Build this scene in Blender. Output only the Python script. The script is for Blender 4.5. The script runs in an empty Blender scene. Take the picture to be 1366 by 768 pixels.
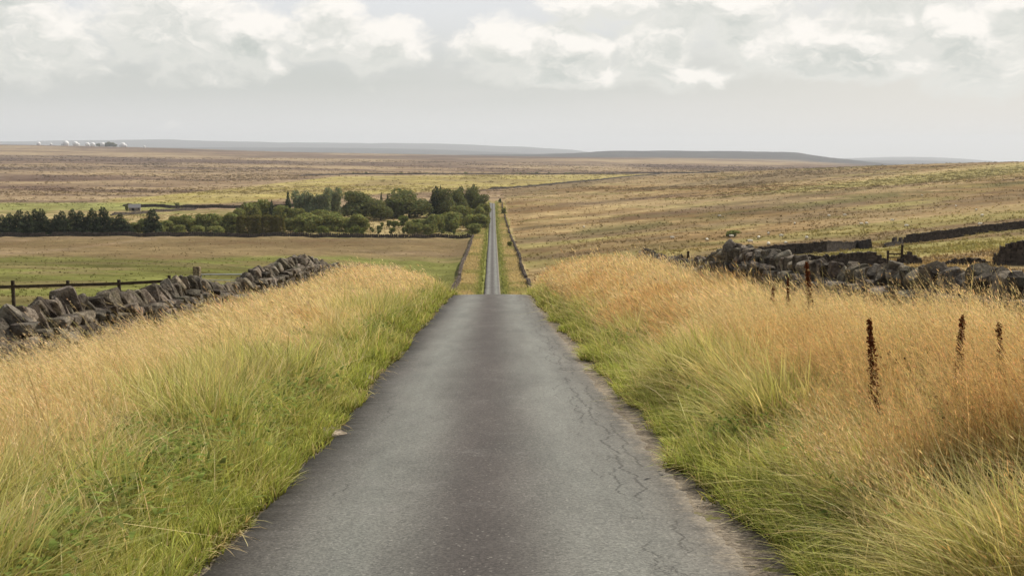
import bpy, math, random
import numpy as np
from mathutils import Vector, Matrix
R = math.radians
rng = np.random.default_rng(7)
random.seed(7)
SC = bpy.context.scene
COL = SC.collection

# ---------------------------------------------------------------- camera
F = 1500.0                       # focal length in pixels of a 1366 wide frame
HORY, VPX = 195.0, 657.0
PITCH = math.atan((384 - HORY) / F)
YAW = math.atan((683 - VPX) / F)
cam_data = bpy.data.cameras.new('camera')
cam = bpy.data.objects.new('camera', cam_data)
COL.objects.link(cam)
cam_data.sensor_width = 36
cam_data.lens = 36 * F / 1366
cam_data.clip_start = 0.1
cam_data.clip_end = 80000
cam.location = (0, 0, 0)
cam.rotation_euler = (math.pi / 2 - PITCH, 0, -YAW)
SC.camera = cam

# ---------------------------------------------------------------- light
SUN_AZ, SUN_EL = 50.0, 46.0      # azimuth right of straight ahead, elevation
sun_dir = Vector((math.sin(R(SUN_AZ)) * math.cos(R(SUN_EL)), math.cos(R(SUN_AZ)) * math.cos(R(SUN_EL)), math.sin(R(SUN_EL))))
sd = bpy.data.lights.new('sun', 'SUN')
sd.energy = 5.0
sd.angle = R(0.6)
sd.color = (1.0, 0.93, 0.80)
sun = bpy.data.objects.new('sun', sd)
COL.objects.link(sun)
sun.rotation_euler = (-sun_dir).to_track_quat('-Z', 'Y').to_euler()

SKY_STRENGTH = 0.10
CLOUD_GAIN = 7.4                 # radiance of cloud before the background strength

SC.view_settings.view_transform = 'Standard'
SC.view_settings.look = 'None'
SC.view_settings.gamma = 1
SC.view_settings.exposure = 0.05
SC.cycles.use_denoising = True
SC.cycles.volume_bounces = 0
SC.cycles.max_bounces = 6
SC.cycles.diffuse_bounces = 3
SC.cycles.transmission_bounces = 3
SC.cycles.transparent_max_bounces = 6
SC.cycles.sample_clamp_indirect = 4


class NT:
    """small helper for node trees"""
    def __init__(s, nt):
        s.nt = nt; s.n = nt.nodes; s.l = nt.links
    def new(s, t, **k):
        n = s.n.new(t)
        for a, b in k.items():
            setattr(n, a, b)
        return n
    def put(s, sock, v):
        if isinstance(v, (int, float, tuple, list)):
            sock.default_value = v
        elif v is not None:
            s.l.new(v, sock)
    def m(s, op, a, b=None, c=None, clamp=False):
        n = s.new('ShaderNodeMath', operation=op, use_clamp=clamp)
        s.put(n.inputs[0], a)
        if b is not None: s.put(n.inputs[1], b)
        if c is not None: s.put(n.inputs[2], c)
        return n.outputs[0]
    def vm(s, op, a, b=None):
        n = s.new('ShaderNodeVectorMath', operation=op)
        s.put(n.inputs[0], a)
        if b is not None: s.put(n.inputs[1], b)
        return n.outputs[0]
    def xyz(s, x, y, z):
        n = s.new('ShaderNodeCombineXYZ')
        s.put(n.inputs[0], x); s.put(n.inputs[1], y); s.put(n.inputs[2], z)
        return n.outputs[0]
    def sep(s, v):
        n = s.new('ShaderNodeSeparateXYZ'); s.put(n.inputs[0], v)
        return n.outputs
    def noise(s, v, scale, detail=4, rough=0.55, dist=0.0):
        n = s.new('ShaderNodeTexNoise')
        s.put(n.inputs['Vector'], v)
        n.inputs['Scale'].default_value = scale; n.inputs['Detail'].default_value = detail
        n.inputs['Roughness'].default_value = rough; n.inputs['Distortion'].default_value = dist
        return n.outputs[0]
    def ramp(s, f, lo, hi, a=0.0, b=1.0, smooth=True):
        n = s.new('ShaderNodeMapRange')
        n.interpolation_type = 'SMOOTHSTEP' if smooth else 'LINEAR'
        n.clamp = True
        s.put(n.inputs[0], f)
        for i, v in ((1, lo), (2, hi), (3, a), (4, b)): s.put(n.inputs[i], v)
        return n.outputs[0]
    def mix(s, f, a, b, mode='MIX'):
        n = s.new('ShaderNodeMix', data_type='RGBA', blend_type=mode)
        s.put(n.inputs[0], f)
        for i, v in ((6, a), (7, b)):
            if isinstance(v, tuple) and len(v) == 3: v = v + (1,)
            s.put(n.inputs[i], v)
        return n.outputs[2]


def make_world():
    w = bpy.data.worlds.new('World'); SC.world = w; w.use_nodes = True
    t = NT(w.node_tree); t.n.clear()
    out = t.new('ShaderNodeOutputWorld'); bg = t.new('ShaderNodeBackground')
    t.l.new(bg.outputs[0], out.inputs[0]); bg.inputs[1].default_value = SKY_STRENGTH
    sky = t.new('ShaderNodeTexSky'); sky.sky_type = 'NISHITA'; sky.sun_disc = False
    sky.sun_elevation = R(SUN_EL); sky.sun_rotation = R(SUN_AZ); sky.dust_density = 2.0
    tc = t.new('ShaderNodeTexCoord')
    d = t.sep(tc.outputs['Generated'])
    az = t.m('ARCTAN2', d[0], d[1])
    el = t.m('ARCSINE', d[2])
    # cumulus banks: centre (azimuth, elevation) and half sizes, in thousandths of a radian
    blobs = [(-395, 92, 75, 30), (-262, 100, 62, 31), (-210, 88, 42, 22), (-138, 112, 26, 20), (-150, 90, 34, 15),
             (-100, 88, 38, 18), (18, 87, 44, 20), (62, 80, 46, 20), (140, 92, 36, 26), (210, 118, 60, 22),
             (262, 86, 70, 20), (330, 96, 60, 28), (410, 80, 60, 26), (470, 110, 60, 25),
             (-400, 134, 40, 8), (340, 134, 48, 13), (185, 134, 30, 9),
             (60, 62, 55, 9), (160, 60, 50, 9), (320, 66, 60, 10), (110, 120, 60, 14)]
    base = t.xyz(t.m('MULTIPLY', az, 1.0), t.m('MULTIPLY', el, 1.7), 0.0)
    warp = t.noise(base, 26, 3, 0.6)
    warp2 = t.noise(t.vm('ADD', base, (3.1, 7.7, 0)), 26, 3, 0.6)
    def field(az_, el_):
        acc = None
        for (cx, cy, rx, ry) in blobs:
            dx = t.m('MULTIPLY', t.m('SUBTRACT', az_, cx / 1000), 1000.0 / (rx * 1.08))
            dy = t.m('MULTIPLY', t.m('SUBTRACT', el_, (cy - .10 * ry) / 1000), 1000.0 / (ry * 1.22))
            r2 = t.m('ADD', t.m('MULTIPLY', dx, dx), t.m('MULTIPLY', dy, dy))
            v = t.m('SUBTRACT', 1.0, r2)
            acc = v if acc is None else t.m('SMOOTH_MAX', acc, v, 0.3)
        acc = t.m('MAXIMUM', acc, -1.1)
        v3 = t.xyz(az_, t.m('MULTIPLY', el_, 1.5), 0.0)
        n1 = t.noise(v3, 22, 8, 0.60, 0.35)
        n2 = t.noise(t.vm('ADD', v3, (11.3, 4.1, 2.0)), 7, 4, 0.5)
        # open sky away from the placed banks carries a loose cloud field of its own
        up = t.ramp(el_, 0.16, 0.3)
        gen = t.m('MULTIPLY', t.m('SUBTRACT', n2, 0.40), 5.0)
        acc = t.m('ADD', t.m('MULTIPLY', acc, t.m('SUBTRACT', 1.0, up)), t.m('MULTIPLY', gen, up))
        return t.m('ADD', acc, t.m('MULTIPLY', t.m('SUBTRACT', n1, 0.5), 3.9)), n1, n2
    azw = t.m('ADD', az, t.m('MULTIPLY', t.m('SUBTRACT', warp, 0.5), 0.04))
    elw = t.m('ADD', el, t.m('MULTIPLY', t.m('SUBTRACT', warp2, 0.5), 0.022))
    f0, n1, n2 = field(azw, elw)
    f1, _, _ = field(t.m('ADD', azw, 0.006), t.m('ADD', elw, 0.015))
    dens = t.ramp(f0, -0.75, 0.48)
    shade = t.ramp(t.m('SUBTRACT', f1, f0), -0.95, 0.40)           # 0 = facing the light, 1 = under side
    thick = t.ramp(f0, 0.1, 2.0)
    dark = t.m('MULTIPLY', shade, t.m('MULTIPLY_ADD', thick, 0.65, 0.40), clamp=True)
    lit = (1.10, 1.055, 0.985)
    und = (0.45, 0.51, 0.475)
    ccol = t.mix(dark, lit, und)
    # veil of thin high cloud behind them, greyer in a band over the horizon
    veil = t.mix(t.ramp(el, 0.0, 0.06), (0.90, 0.90, 0.90), (0.67, 0.685, 0.65))
    veil = t.mix(t.ramp(el, 0.06, 0.12), veil, (0.87, 0.875, 0.88))
    veil = t.mix(t.ramp(az, 0.0, 0.40, 0, 0.65), veil, (0.86, 0.82, 0.76))
    streak = t.noise(t.xyz(az, t.m('MULTIPLY', el, 7.0), 0.3), 5, 4, 0.5)
    veil = t.mix(t.ramp(streak, 0.4, 0.75, 0, 0.35), veil, (0.84, 0.82, 0.80))
    gain = t.vm('MULTIPLY', veil, (CLOUD_GAIN * 1.25,) * 3)
    cg = t.vm('MULTIPLY', ccol, (CLOUD_GAIN * 1.25,) * 3)
    thin = t.ramp(el, .16, .55, 1.0, .30)                         # the cover breaks up overhead
    s1 = t.mix(t.m('MULTIPLY', thin, 0.86), sky.outputs[0], gain)
    final = t.mix(t.m('MULTIPLY', t.m('MULTIPLY', dens, thin), 0.92), s1, cg)
    t.l.new(final, bg.inputs[0])
    w.cycles.sampling_method = 'MANUAL'; w.cycles.sample_map_resolution = 512
make_world()


# ---------------------------------------------------------------- helpers
def tag(o, label=None, cat=None, group=None, kind=None):
    if label: o['label'] = label
    if cat: o['category'] = cat
    if group: o['group'] = group
    if kind: o['kind'] = kind
    return o

def empty(name, loc=(0, 0, 0), rz=0.0):
    o = bpy.data.objects.new(name, None); COL.objects.link(o)
    o.location = loc; o.rotation_euler = (0, 0, rz); o.empty_display_size = 0.3
    return o

def mesh_obj(name, V, faces_v, faces_n, mat, parent=None, smooth=False, colors=None, loc=None):
    """faces_v: flat vertex indices, faces_n: loop count of each face"""
    V = np.asarray(V, dtype=np.float32); fv = np.asarray(faces_v, dtype=np.int32).ravel(); fn = np.asarray(faces_n, dtype=np.int32).ravel()
    me = bpy.data.meshes.new(name)
    me.vertices.add(len(V)); me.vertices.foreach_set('co', V.ravel())
    me.loops.add(len(fv)); me.loops.foreach_set('vertex_index', fv)
    me.polygons.add(len(fn))
    st = np.zeros(len(fn), dtype=np.int32); st[1:] = np.cumsum(fn)[:-1]
    me.polygons.foreach_set('loop_start', st)
    me.polygons.foreach_set('use_smooth', np.full(len(fn), smooth, dtype=bool))
    if colors is not None:
        C = np.asarray(colors, dtype=np.float32)
        if C.shape[1] == 3: C = np.hstack([C, np.ones((len(C), 1), np.float32)])
        a = me.color_attributes.new('tint', 'FLOAT_COLOR', 'POINT'); a.data.foreach_set('color', C.ravel())
    me.update(calc_edges=True)
    me.materials.append(mat)
    o = bpy.data.objects.new(name, me); COL.objects.link(o)
    if parent is not None: o.parent = parent
    if loc is not None: o.location = loc
    return o

class MB:
    """collects pieces of geometry into one mesh"""
    def __init__(s): s.V = []; s.F = []; s.N = []; s.C = []; s.k = 0
    def add(s, V, F, col=(1, 1, 1)):
        V = np.asarray(V, float); s.V.append(V)
        for f in F: s.F.extend([i + s.k for i in f]); s.N.append(len(f))
        c = np.asarray(col, float)
        s.C.append(np.tile(c, (len(V), 1)) if c.ndim == 1 else c)
        s.k += len(V)
    def box(s, c, size, rot=None, col=(1, 1, 1), jit=0.0):
        b = np.array([(x, y, z) for z in (-.5, .5) for y in (-.5, .5) for x in (-.5, .5)]) * np.array(size)
        if jit: b = b + rng.uniform(-jit, jit, b.shape)
        if rot is not None: b = b @ np.array(rot).T
        s.add(b + np.array(c), BOXF, col)
    def tube(s, pts, radii, n=6, col=(1, 1, 1)):
        pts = [np.array(p, float) for p in pts]
        rings = []
        for i, p in enumerate(pts):
            d = pts[min(i + 1, len(pts) - 1)] - pts[max(i - 1, 0)]
            d /= (np.linalg.norm(d) + 1e-9)
            a = np.cross(d, (0, 1, 0) if abs(d[1]) < .9 else (1, 0, 0)); a /= np.linalg.norm(a); b = np.cross(d, a)
            r = radii[i] if hasattr(radii, '__len__') else radii
            rings.append([p + r * (math.cos(2 * math.pi * k / n) * a + math.sin(2 * math.pi * k / n) * b) for k in range(n)])
        V = np.array(rings).reshape(-1, 3); Fs = []
        for i in range(len(pts) - 1):
            for k in range(n):
                k2 = (k + 1) % n
                Fs.append((i * n + k, i * n + k2, (i + 1) * n + k2, (i + 1) * n + k))
        Fs.append(tuple(range(n))[::-1]); Fs.append(tuple((len(pts) - 1) * n + k for k in range(n)))
        s.add(V, Fs, col)
    def build(s, name, mat, parent=None, smooth=False, loc=None):
        return mesh_obj(name, np.vstack(s.V), s.F, s.N, mat, parent, smooth, np.vstack(s.C), loc)
BOXF = [(0, 2, 3, 1), (4, 5, 7, 6), (0, 1, 5, 4), (2, 6, 7, 3), (0, 4, 6, 2), (1, 3, 7, 5)]

def copy_tree(o, parent=None):
    c = o.copy(); COL.objects.link(c); c.parent = parent
    for ch in o.children: copy_tree(ch, c)
    return c

# value noise -----------------------------------------------------
_tab = rng.random((256, 256))
def vnoise(x, y):
    xi = np.floor(x).astype(int); yi = np.floor(y).astype(int)
    fx = x - xi; fy = y - yi
    fx = fx * fx * (3 - 2 * fx); fy = fy * fy * (3 - 2 * fy)
    a = _tab[xi % 256, yi % 256]; b = _tab[(xi + 1) % 256, yi % 256]
    c = _tab[xi % 256, (yi + 1) % 256]; d = _tab[(xi + 1) % 256, (yi + 1) % 256]
    return (a * (1 - fx) + b * fx) * (1 - fy) + (c * (1 - fx) + d * fx) * fy
def fbm(x, y, o=4):
    s = 0; a = .5; t = 0
    for i in range(o):
        s = s + a * vnoise(x * 2 ** i + 17.3 * i, y * 2 ** i + 9.1 * i); t += a; a *= .5
    return s / t
def sstep(a, b, x):
    t = np.clip((np.asarray(x, float) - a) / (b - a), 0, 1); return t * t * (3 - 2 * t)
def pchip(xk, yk, x):
    xk = np.asarray(xk, float); yk = np.asarray(yk, float); h = np.diff(xk); dl = np.diff(yk) / h
    m = np.zeros(len(xk)); m[0] = dl[0]; m[-1] = dl[-1]
    for i in range(1, len(xk) - 1):
        if dl[i - 1] * dl[i] > 0:
            w1 = 2 * h[i] + h[i - 1]; w2 = h[i] + 2 * h[i - 1]
            m[i] = (w1 + w2) / (w1 / dl[i - 1] + w2 / dl[i])
    x = np.clip(np.asarray(x, float), xk[0], xk[-1])
    i = np.clip(np.searchsorted(xk, x) - 1, 0, len(xk) - 2); t = (x - xk[i]) / h[i]
    return ((2 * t ** 3 - 3 * t ** 2 + 1) * yk[i] + (t ** 3 - 2 * t ** 2 + t) * h[i] * m[i]
            + (-2 * t ** 3 + 3 * t ** 2) * yk[i + 1] + (t ** 3 - t ** 2) * h[i] * m[i + 1])

# survey of the photograph: a sight line through a pixel -------------
_cp, _sp = math.cos(PITCH), math.sin(PITCH)
_cy, _sy = math.cos(YAW), math.sin(YAW)
def ray(px, py):
    a = (np.asarray(px, float) - 683) / F; b = -(np.asarray(py, float) - 384) / F
    fy = _cp + b * _sp; z = -_sp + b * _cp
    return a * _cy + fy * _sy, -a * _sy + fy * _cy, z
def project(X, Y, Z):
    x1 = X * _cy - Y * _sy; y1 = X * _sy + Y * _cy
    dep = y1 * _cp - Z * _sp; up = y1 * _sp + Z * _cp
    dep = np.maximum(dep, .01)
    return 683 + F * x1 / dep, 384 - F * up / dep

# ---------------------------------------------------------------- terrain height
RP = np.array([(-3000, 6), (-200, 5), (-60, 3.2), (-30, 1.0), (0, -1.74), (20, -3.566), (34, -4.845), (43, -5.70), (50, -6.72), (60, -8.6), (80, -12.3),
      (100, -15.8), (140, -21.6), (170, -24.6), (205, -26.9), (250, -28.6), (300, -30.0), (380, -32.4), (469, -34.3), (560, -34.6), (662, -33.4), (720, -34.6), (900, -36)])
def road_z(Y): return pchip(RP[:, 0], RP[:, 1], Y)

COLS = [-300, 0, 200, 400, 560, 657, 760, 820, 900, 980, 1050, 1110, 1200, 1366, 1700]
TAB = {
 60:   [410, 403, 402, 400, 405, 410, 408, 400, 385, 377, 372, 369, 366, 362, 355],
 90:   [388, 388, 390, 400, 425, 431, 425, 405, 378, 365, 358, 354, 350, 346, 335],
 130:  [366, 368, 372, 390, 412, 421, 412, 390, 362, 352, 345, 341, 336, 329, 318],
 205:  [345, 347, 350, 365, 388, 391, 383, 360, 340, 336, 332, 329, 324, 308, 296],
 300:  [329, 330, 331, 337, 343, 345, 338, 330, 320, 316, 312, 308, 301, 287, 276],
 410:  [315, 315, 315, 316, 317, 316, 312, 307, 300, 296, 292, 288, 281, 269, 258],
 520:  [291, 291, 291, 291, 291, 293, 291, 288, 284, 280, 277, 273, 267, 256, 246],
 662:  [280, 280, 279, 276, 272, 270.7, 272, 271, 270, 266, 262, 259, 253, 244, 236],
 900:  [262, 262, 260, 258, 256, 255, 256, 256, 255, 251, 247, 244, 239, 231.5, 226],
 1300: [244, 243, 243, 242, 241.5, 242, 243, 243, 242.5, 239, 234.5, 231, 226.5, 220, 216],
 1650: [232, 232, 233, 234, 234, 235, 236, 236, 235, 231, 227, 224, 220, 216, 213],
 2100: [224, 224, 226, 228, 230, 231, 231, 231, 230, 228, 225.5, 224, 223, 221, 220],
 3200: [210, 211, 213, 215, 217, 219, 221, 221.5, 222, 223, 224, 225, 226, 226, 226],
 4500: [198, 199, 202, 207, 210, 212, 213, 214, 215, 217, 218, 221, 224, 226, 226],
 5500: [191, 193, 197, 203, 206, 208, 210, 211, 212, 214, 216, 219, 223, 226, 226],
 7000: [199, 199, 201, 205.5, 208, 209, 209.5, 210, 210, 211, 213, 217, 222, 226, 226],
 8500: [203, 203, 203, 205, 206, 206.3, 204.8, 202, 201.5, 201.5, 204, 210, 219, 225, 226],
 11000:[206, 206, 206, 208, 210, 211, 211, 211, 212, 213, 214, 216, 220, 224, 225],
 16000:[195, 196, 197, 197, 199, 203, 207, 210, 212, 213, 214, 214, 214, 219, 222],
 18000:[198, 198, 198, 199, 201, 204, 208, 210, 212, 213, 214, 214, 214, 219, 222],
 24000:[192, 189, 187, 190, 190.5, 194, 201, 208, 211, 213, 212.5, 211, 209.5, 218, 221],
 32000:[204, 204, 204, 204, 205, 205, 207, 210, 211, 212, 212, 212, 213, 219, 222]}
YS = sorted(TAB)
_lg = np.log(YS)
DL = np.linspace(_lg[0], _lg[-1], 900); DC = np.linspace(-300, 1700, 501)
_t1 = np.array([TAB[y] for y in YS], float)
_t2 = np.array([pchip(COLS, r, DC) for r in _t1])
DEN = np.array([pchip(_lg, _t2[:, j], DL) for j in range(len(DC))]).T
def table_z(X, Y):
    X = np.asarray(X, float); Y = np.asarray(Y, float)
    Yc = np.clip(Y, 60, 32000)
    px = np.clip(683 + F * np.tan(np.arctan2(X, np.maximum(Y, 1.0)) - YAW), -299.9, 1699.9)
    i = np.clip((np.log(Yc) - DL[0]) / (DL[1] - DL[0]), 0, len(DL) - 1.001); j = (px + 300) / 4.0
    i0 = i.astype(int); j0 = j.astype(int); a = i - i0; b = j - j0
    py = ((DEN[i0, j0] * (1 - b) + DEN[i0, j0 + 1] * b) * (1 - a) + (DEN[i0 + 1, j0] * (1 - b) + DEN[i0 + 1, j0 + 1] * b) * a)
    r = ray(px, py)
    return r[2] / r[1] * Yc

def cross(X, Y):
    """height of verge and bank over the road surface, near the camera"""
    L = -X
    l_bank = pchip([0, 12, 24, 34, 60, 80], [-.12, -.12, .10, .24, .38, .2], np.clip(Y, 0, 80))
    left = sstep(1.5, 5.2, L) * l_bank + 0.05 * sstep(1.5, 2.2, L)
    left = left - sstep(6.2, 14, L) * (l_bank + .5)
    r_bank = 0.42 * (1 - sstep(55, 85, Y))
    right = sstep(1.9, 4.6, X) * r_bank + 0.04 * sstep(1.6, 2.3, X)
    right = right - sstep(5.8, 9, X) * .35
    return np.where(X < 0, left, right)

def edgeL(Y): return -1.52 - .10 * (fbm(Y * .5, Y * 0 + 3.1, 3) - .5) * 2
def edgeR(Y): return 1.50 + .16 * (fbm(Y * .6, Y * 0 + 8.7, 3) - .5) * 2

def ground(X, Y):
    X = np.asarray(X, float); Y = np.asarray(Y, float)
    rz = road_z(Y); near = rz + cross(X, Y)
    far = table_z(X, Y)
    bump = (fbm(X / 9, Y / 9, 3) - .5) * .5 * sstep(9, 20, np.abs(X))
    corr = 1 - sstep(8.5, 22, np.abs(X))                  # the road corridor follows the road's own profile
    corr = corr * (1 - sstep(640, 760, Y))
    far = far + bump * np.clip(Y / 150, .6, 3)
    far = corr * near + (1 - corr) * far
    far = far + 26 * (fbm(X / 330 + 5, Y / 900, 4) - .5) * sstep(7000, 8000, Y) * (1 - sstep(9500, 11000, Y)) + 95 * (fbm(X / 1900 + 2, Y / 9000, 4) - .5) * sstep(15000, 20000, Y)
    w = sstep(48, 75, Y)
    z = near * (1 - w) + far * w
    side = sstep(12, 40, np.abs(X)) * sstep(10, 48, Y) * (1 - w)      # blend beside the near road
    z = z * (1 - side) + side * (far + (near - far) * .5)
    return z

def ground1(X, Y): return float(ground(np.array([X]), np.array([Y]))[0])

_steps = np.exp(np.linspace(math.log(6), math.log(31000), 2600))
def hit(px, py, dmin=46.0):
    """ground point seen through a pixel of the photograph, beyond dmin metres"""
    a, b, c = ray(px, py)
    Y = _steps[_steps > dmin]; X = a / b * Y; Z = c / b * Y
    g = ground(X, Y); under = np.where(Z <= g)[0]
    k = under[0] if len(under) else len(Y) - 1
    return float(X[k]), float(Y[k]), float(g[k])

# ---------------------------------------------------------------- materials
def new_mat(name):
    m = bpy.data.materials.new(name); m.use_nodes = True
    t = NT(m.node_tree); t.n.clear()
    out = t.new('ShaderNodeOutputMaterial')
    return m, t, out
def principled(t, out, col, rough=0.9, spec=0.2, bump=None, bstr=0.3, bdist=0.02):
    b = t.new('ShaderNodeBsdfPrincipled')
    t.put(b.inputs['Base Color'], col + (1,) if isinstance(col, tuple) and len(col) == 3 else col)
    t.put(b.inputs['Roughness'], rough); b.inputs['Specular IOR Level'].default_value = spec
    if bump is not None:
        n = t.new('ShaderNodeBump'); n.inputs['Strength'].default_value = bstr; n.inputs['Distance'].default_value = bdist
        t.l.new(bump, n.inputs['Height']); t.l.new(n.outputs[0], b.inputs['Normal'])
    t.l.new(b.outputs[0], out.inputs[0])
    return b
def attr(t, name='tint'):
    a = t.new('ShaderNodeVertexColor', layer_name=name); return a.outputs[0]
def pos(t): return t.new('ShaderNodeNewGeometry').outputs['Position']
def objc(t): return t.new('ShaderNodeTexCoord').outputs['Object']

def mat_leafy(name, transl=0.35, gloss=0.0):
    m, t, out = new_mat(name)
    c = attr(t)
    d = t.new('ShaderNodeBsdfDiffuse'); t.l.new(c, d.inputs[0])
    tr = t.new('ShaderNodeBsdfTranslucent'); t.l.new(t.mix(1.0, c, (1.0, .97, .75), 'MULTIPLY'), tr.inputs[0])
    mx = t.new('ShaderNodeMixShader'); mx.inputs[0].default_value = transl
    t.l.new(d.outputs[0], mx.inputs[1]); t.l.new(tr.outputs[0], mx.inputs[2])
    last = mx.outputs[0]
    if gloss:
        g = t.new('ShaderNodeBsdfGlossy'); g.inputs['Roughness'].default_value = .45; g.inputs[0].default_value = (1, 1, 1, 1)
        m2 = t.new('ShaderNodeMixShader'); m2.inputs[0].default_value = gloss
        t.l.new(last, m2.inputs[1]); t.l.new(g.outputs[0], m2.inputs[2]); last = m2.outputs[0]
    t.l.new(last, out.inputs[0])
    return m
M_GRASS = mat_leafy('grass_blades', .36)
M_SEED = mat_leafy('seed_heads', .35)
M_LEAF = mat_leafy('tree_leaves', .35)
M_WEED = mat_leafy('weed_leaves', .3)

def mat_ground():
    m, t, out = new_mat('moorland')
    c = attr(t); p = pos(t)
    n1 = t.noise(p, 0.011, 6, .6, .3); n2 = t.noise(p, 0.09, 5, .6); n3 = t.noise(p, 1.1, 5, .65); n4 = t.noise(p, 9.0, 3, .6)
    a = t.new('ShaderNodeVertexColor', layer_name='tint'); 
    k = t.m('MULTIPLY', t.ramp(n2, .30, .72, .62, 1.34, False), t.ramp(n3, .3, .7, .72, 1.26, False))
    k = t.m('MULTIPLY', k, t.ramp(n4, .3, .7, .85, 1.15, False))
    c1 = t.vm('MULTIPLY', c, t.xyz(k, k, k))
    # patches of darker rush and heather, and of bleached grass
    dark = t.m('MULTIPLY', t.ramp(n1, .46, .60), t.ramp(n2, .40, .58))
    c2 = t.mix(t.m('MULTIPLY', dark, .72), c1, t.mix(1.0, c1, (.50, .43, .45), 'MULTIPLY'))
    pale = t.ramp(t.noise(t.vm('ADD', p, (900, 70, 0)), 0.03, 6, .65), .55, .75)
    c3 = t.mix(t.m('MULTIPLY', pale, .35), c2, t.mix(1.0, c2, (1.5, 1.45, 1.35), 'MULTIPLY'))
    principled(t, out, c3, 1.0, 0.0, t.m('ADD', n3, t.m('MULTIPLY', n2, 2.0)), .6, .35)
    return m
M_GROUND = mat_ground()

def mat_road():
    m, t, out = new_mat('worn_asphalt')
    p = pos(t); s = t.sep(p)
    flat = t.xyz(s[0], s[1], 0.0)
    x = t.m('ADD', s[0], t.m('MULTIPLY', t.m('SUBTRACT', t.noise(flat, .5, 3, .6), .5), .22))
    band = lambda c, w, sft: t.m('SUBTRACT', 1.0, t.ramp(t.m('ABSOLUTE', t.m('SUBTRACT', x, c)), w - sft, w + sft))
    tl = band(-.84, .34, .36); tr = band(.72, .40, .40)
    along = t.noise(t.xyz(t.m('MULTIPLY', s[0], 3.0), t.m('MULTIPLY', s[1], .35), 0.0), 1.0, 5, .6)
    tracks = t.m('MULTIPLY', t.m('MAXIMUM', tl, tr), t.ramp(along, .25, .75, .65, 1.15, False), clamp=True)
    centre = (.062, .053, .048); track = (.145, .146, .127); edge = (.070, .061, .054)
    c = t.mix(t.ramp(t.m('ABSOLUTE', x), .9, 1.5), centre, edge)
    c = t.mix(tracks, c, track)
    # scuffed patches
    scuff = t.ramp(t.noise(flat, 1.7, 5, .65), .52, .78)
    c = t.mix(t.m('MULTIPLY', scuff, .40), c, (.15, .14, .13))
    # old stains and patched places
    st = t.ramp(t.noise(t.xyz(t.m('MULTIPLY', s[0], 1.6), t.m('MULTIPLY', s[1], .45), 4.0), .9, 5, .62, .4), .36, .68, .80, 1.17, False)
    c = t.vm('MULTIPLY', c, t.xyz(st, st, st))
    # aggregate: pale and dark chippings
    v = t.new('ShaderNodeTexVoronoi'); v.inputs['Scale'].default_value = 75; t.l.new(flat, v.inputs['Vector'])
    g = t.sep(v.outputs['Color'])
    gn = t.noise(flat, 42, 3, .7)
    k = t.m('MULTIPLY', t.ramp(g[0], 0, 1, .66, 1.34, False), t.ramp(gn, .3, .7, .80, 1.2, False))
    c = t.vm('MULTIPLY', c, t.xyz(k, k, k))
    white = t.ramp(g[1], .975, .985)
    c = t.mix(t.m('MULTIPLY', white, .35), c, (.30, .28, .25))
    # grit washed over the broken right edge
    ge = t.m('MULTIPLY', t.ramp(t.m('ADD', s[0], t.m('MULTIPLY', t.m('SUBTRACT', t.noise(flat, 6, 4, .7), .5), .5)), 1.20, 1.42), .75)
    c = t.mix(ge, c, t.vm('MULTIPLY', (.23, .195, .15), t.xyz(k, k, k)))
    # long wandering cracks near the right hand edge with finer branches
    def line(x0, amp, seed, wd, lo):
        ny = t.xyz(seed, s[1], 0.0)
        f = t.m('ADD', t.m('MULTIPLY', t.m('SUBTRACT', t.noise(ny, 1.1, 2, .5), .5), amp), t.m('MULTIPLY', t.m('SUBTRACT', t.noise(ny, 9.0, 5, .75), .5), .20))
        d = t.m('ABSOLUTE', t.m('SUBTRACT', t.m('SUBTRACT', s[0], x0), f))
        on = t.ramp(t.noise(t.xyz(seed + 9.0, s[1], 0.0), .55, 3, .6), lo, lo + .05)
        return t.m('MULTIPLY', t.m('SUBTRACT', 1.0, t.ramp(d, wd * .4, wd)), on)
    crack = line(1.04, .45, 1.3, .013, .44)
    for a_ in ((.92, .5, 4.1, .010, .50), (1.16, .3, 7.7, .010, .46), (1.0, .8, 12.9, .008, .52), (.80, .5, 16.2, .008, .55), (-1.12, .4, 21.0, .007, .55)):
        crack = t.m('MAXIMUM', crack, line(*a_))
    v2 = t.new('ShaderNodeTexVoronoi'); v2.feature = 'DISTANCE_TO_EDGE'; v2.inputs['Scale'].default_value = 9
    t.l.new(t.xyz(t.m('ADD', s[0], t.m('MULTIPLY', t.noise(flat, 14, 3, .7), .12)), t.m('MULTIPLY', s[1], .6), 0.0), v2.inputs['Vector'])
    where = t.m('MULTIPLY', t.ramp(t.noise(t.vm('ADD', flat, (5, 2, 0)), 1.4, 2, .5), .50, .60), t.m('SUBTRACT', 1.0, t.ramp(t.m('ABSOLUTE', t.m('SUBTRACT', s[0], 1.05)), .12, .30)))
    craze = t.m('MULTIPLY', t.m('SUBTRACT', 1.0, t.ramp(v2.outputs[0], .02, .06)), where)
    crack = t.m('MAXIMUM', crack, t.m('MULTIPLY', craze, .6))
    c = t.mix(t.m('MULTIPLY', crack, .66), c, (.022, .019, .016))
    h = t.m('ADD', t.m('MULTIPLY', g[2], .6), t.m('ADD', gn, t.m('MULTIPLY', crack, -2.5)))
    principled(t, out, c, t.mix(tracks, (.86,) * 3, (.66,) * 3), .35, h, .5, .006)
    return m
M_ROAD = mat_road()

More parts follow.
